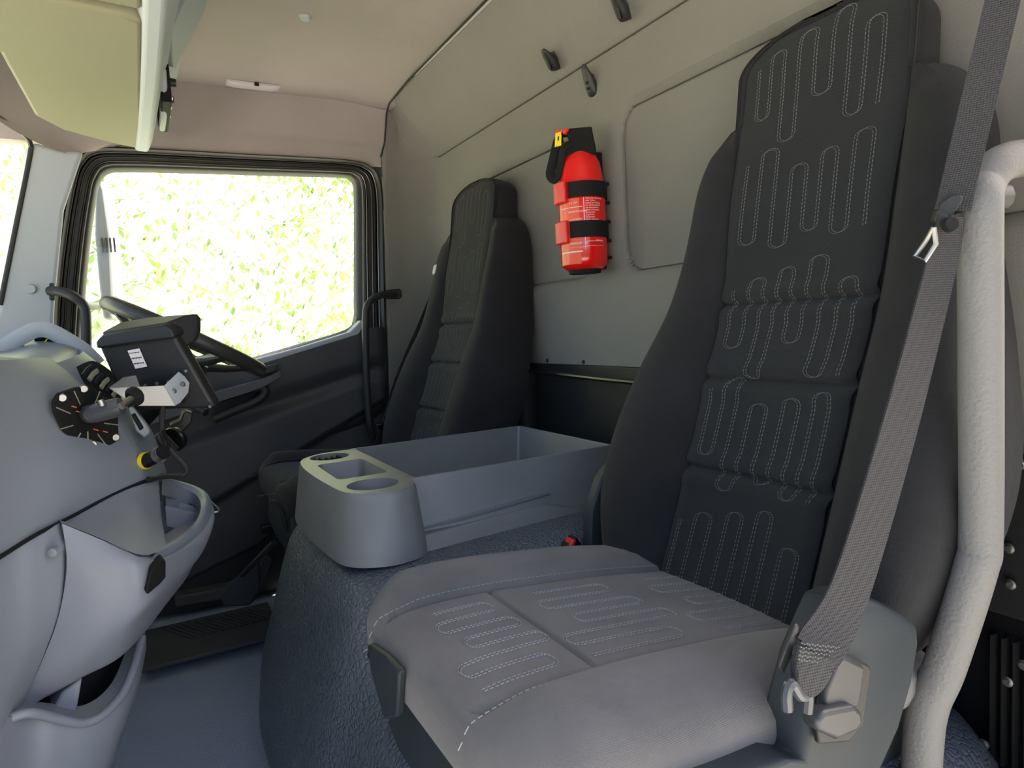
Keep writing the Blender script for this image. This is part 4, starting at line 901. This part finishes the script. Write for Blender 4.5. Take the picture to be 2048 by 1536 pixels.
# cables
cb = thing('cable', P(330, 950, 'Y', 1.2), 'black cable looping from the tablet down to the dash socket', 'cable')
cpth = [P(326, 812, 'Y', 1.2), P(324, 850, 'Y', 1.2), P(328, 880, 'Y', 1.2), P(345, 905, 'Y', 1.2), P(368, 928, 'Y', 1.2), P(374, 943, 'Y', 1.2), P(362, 951, 'Y', 1.2), P(330, 953, 'Y', 1.185), P(296, 958, 'Y', 1.16)]
obj('wire', *tube(cat(cpth, 7), .0042, 8), darkplastic, cb)
obj('plug_cable', *tube(cat([P(325, 905, 'Y', 1.16), P(338, 890, 'Y', 1.17), P(330, 870, 'Y', 1.19), P(322, 850, 'Y', 1.21)], 6), .003, 8), blackmatt, cb)
pg = thing('power_plug', P(310, 915, 'Y', 1.16), 'black power plug in the yellow-ringed dash socket', 'plug')
ga, gb_ = P(296, 921, 'Y', 1.178), P(326, 905, 'Y', 1.145)
obj('plug_body', *tube([ga.lerp(gb_, t) for t in (0, .2, .25, .5, .55, .8, 1)], lambda t: .009 if int(t*6) % 2 else .011, 14), blackgloss, pg)
obj('plug_ring', *lathe([(.010, 0), (.013, 0), (.013, .003), (.010, .003)], ga.lerp(gb_, .7), (gb_-ga), 14), steel, pg)
# ignition barrel and foot lever behind the cable
ig = thing('ignition_switch', P(372, 850, 'Y', 1.45), 'black column switch cluster below the tablet', 'switch')
obj('barrel', *prism(PY([(340, 850), (362, 840), (366, 825), (372, 822), (386, 826), (384, 845), (360, 870), (345, 868)], 1.45), (0, .05, 0)), darkplastic, ig, bevel=.004)
obj('knob', *tube([P(312, 870, 'Y', 1.35), P(345, 905, 'Y', 1.35)], .014, 12), darkplastic, ig)
obj('disc', *lathe([(0, 0), (.022, 0), (.024, .004), (.022, .012)], P(345, 880, 'Y', 1.40), (.7, .7, .2), 20), blackgloss, ig)

# ================================================================== FOOTWELL PIECES
fw = thing('seat_riser_cover', (.2, 1.95, FZ), 'grey wedge-shaped moulded cover on the floor below the driver seat', 'cover')
obj('wedge', *loft([PY([(438, 1195), (455, 1168), (520, 1120), (522, 1180), (500, 1212), (448, 1214)], 1.80), PY([(452, 1180), (462, 1162), (520, 1118), (522, 1170), (500, 1190), (455, 1196)], 1.92)]), seatplastic, fw, bevel=.006)
hb = thing('seat_adjust_lever', P(555, 1010, 'Y', 1.55), 'small grey lever at the front corner of the driver seat', 'lever')
obj('lever_arm', *tube(fillet([P(540, 1002, 'Y', 1.52), P(556, 1006, 'Y', 1.52), P(566, 1030, 'Y', 1.54), P(572, 1060, 'Y', 1.56)], .01), .008, 10, rz=.5), seatplastic, hb)
obj('slide_bar', *tube([P(548, 1085, 'Y', 1.62), P(470, 1165, 'Y', 1.85)], .007, 8), darkplastic, hb)

# behind the near seat, lower right: black boards, bolts
rbx = thing('rear_equipment_box', (.80, .62, FZ), 'black metal housing with bolts behind the grab rail at lower right', 'box')
obj('top_board', *prism([Vector((.875, .25, -.19)), Vector((.875, 1.0, -.19)), Vector((.875, 1.0, -.37)), Vector((.875, .25, -.37))], (-.02, 0, 0)), blackmatt, rbx, bevel=.004)
obj('shelf_board', *box((.80, .52, -.60), (.16, .50, .02)), blackgloss, rbx, bevel=.003)
obj('lower_board', *box((.73, .52, -.71), (.02, .5, .22)), darkplastic, rbx, bevel=.003)
for px, py in ((2040, 930), (2015, 1098), (2018, 1170), (1912, 1083), (1850, 1275), (2012, 1365), (1965, 1490), (2044, 1332)):
    obj('bolt', *lathe([(0, 0), (.0035, 0), (.004, .002), (.006, .0025), (.006, .004)], P(px, py, 'X', .845 if py < 1200 else .83), (1, 0, 0), 12), steel, rbx)
for k in range(5): obj('rib', *box((.866, .36+.012*k, -.48), (.012, .003, .16)), blackmatt, rbx)

# ================================================================== OUTSIDE
gd = obj('ground', *grid(lambda x, y: Vector((x, y, -1.95)), lin(-14, 14, 3), lin(-14, 20, 3)), groundmat, recalc=False); tag(gd, kind='structure')
def slope(x, y): return -1.95+(y-3.6)*1.15+.15*math.sin(x*1.7+y)+.1*math.sin(x*4.1)
sl_ = obj('grass_bank', *grid(lambda x, y: Vector((x, y, slope(x, y))), lin(-9, 9, 60), lin(3.6, 11, 40)), grassmat, recalc=False)
tag(sl_, 'sunlit grassy bank rising outside the driver window', 'bank')
LV, LF = [], []
for i in range(52000):
    x = random.uniform(-4.0, 4.2); y = 3.7+random.random()**.8*6.2
    z = slope(x, y)+abs(random.gauss(0, .16))+.03
    dens = .35+.65*(math.sin(x*1.3+1)*math.sin(y*1.7)*.5+.5)
    if random.random() > dens: continue
    s = random.uniform(.016, .048); q = Matrix.Rotation(random.uniform(0, 6.28), 3, 'Z') @ Matrix.Rotation(random.uniform(-1.2, 1.2), 3, 'X')
    n0 = len(LV); c_ = Vector((x, y, z))
    for a, b, h in ((0, -1, 0), (.45, -.2, .12), (.35, .5, .08), (0, 1, 0), (-.35, .5, .08), (-.45, -.2, .12)): LV.append(c_+q @ Vector((a*s, b*s, h*s)))
    LF += [(n0, n0+1, n0+2, n0+3), (n0, n0+3, n0+4, n0+5)]
lv_ = obj('hedge_leaves', LV, LF, leafmat, recalc=False, smooth=False); tag(lv_, 'pale green leaves covering the bank outside the window', 'foliage', kind='stuff')
mirrorplastic = mat('mirror_plastic', (.16, .17, .18), .5)
mr_ = thing('wing_mirror', P(225, 480, 'Y', 2.75), 'truck wing mirror and arm seen through the driver window, at its front edge', 'mirror')
obj('mirror_housing', *prism(PY([(190, 372), (205, 360), (214, 380), (226, 470), (232, 600), (226, 640), (205, 640), (196, 560), (188, 470)], 2.75), (.02, .14, 0)), mirrorplastic, mr_, bevel=.02, seg=3)
obj('mirror_arm', *tube([P(232, 600, 'Y', 2.7), P(190, 612, 'Y', 2.5), P(150, 610, 'Y', 2.3)], .013, 10), darkplastic, mr_)
for k in range(4): obj('grille_slot', *box(P(205+8*k, 490, 'Y', 2.745), (.006, .006, .05)), darkplastic, mr_)
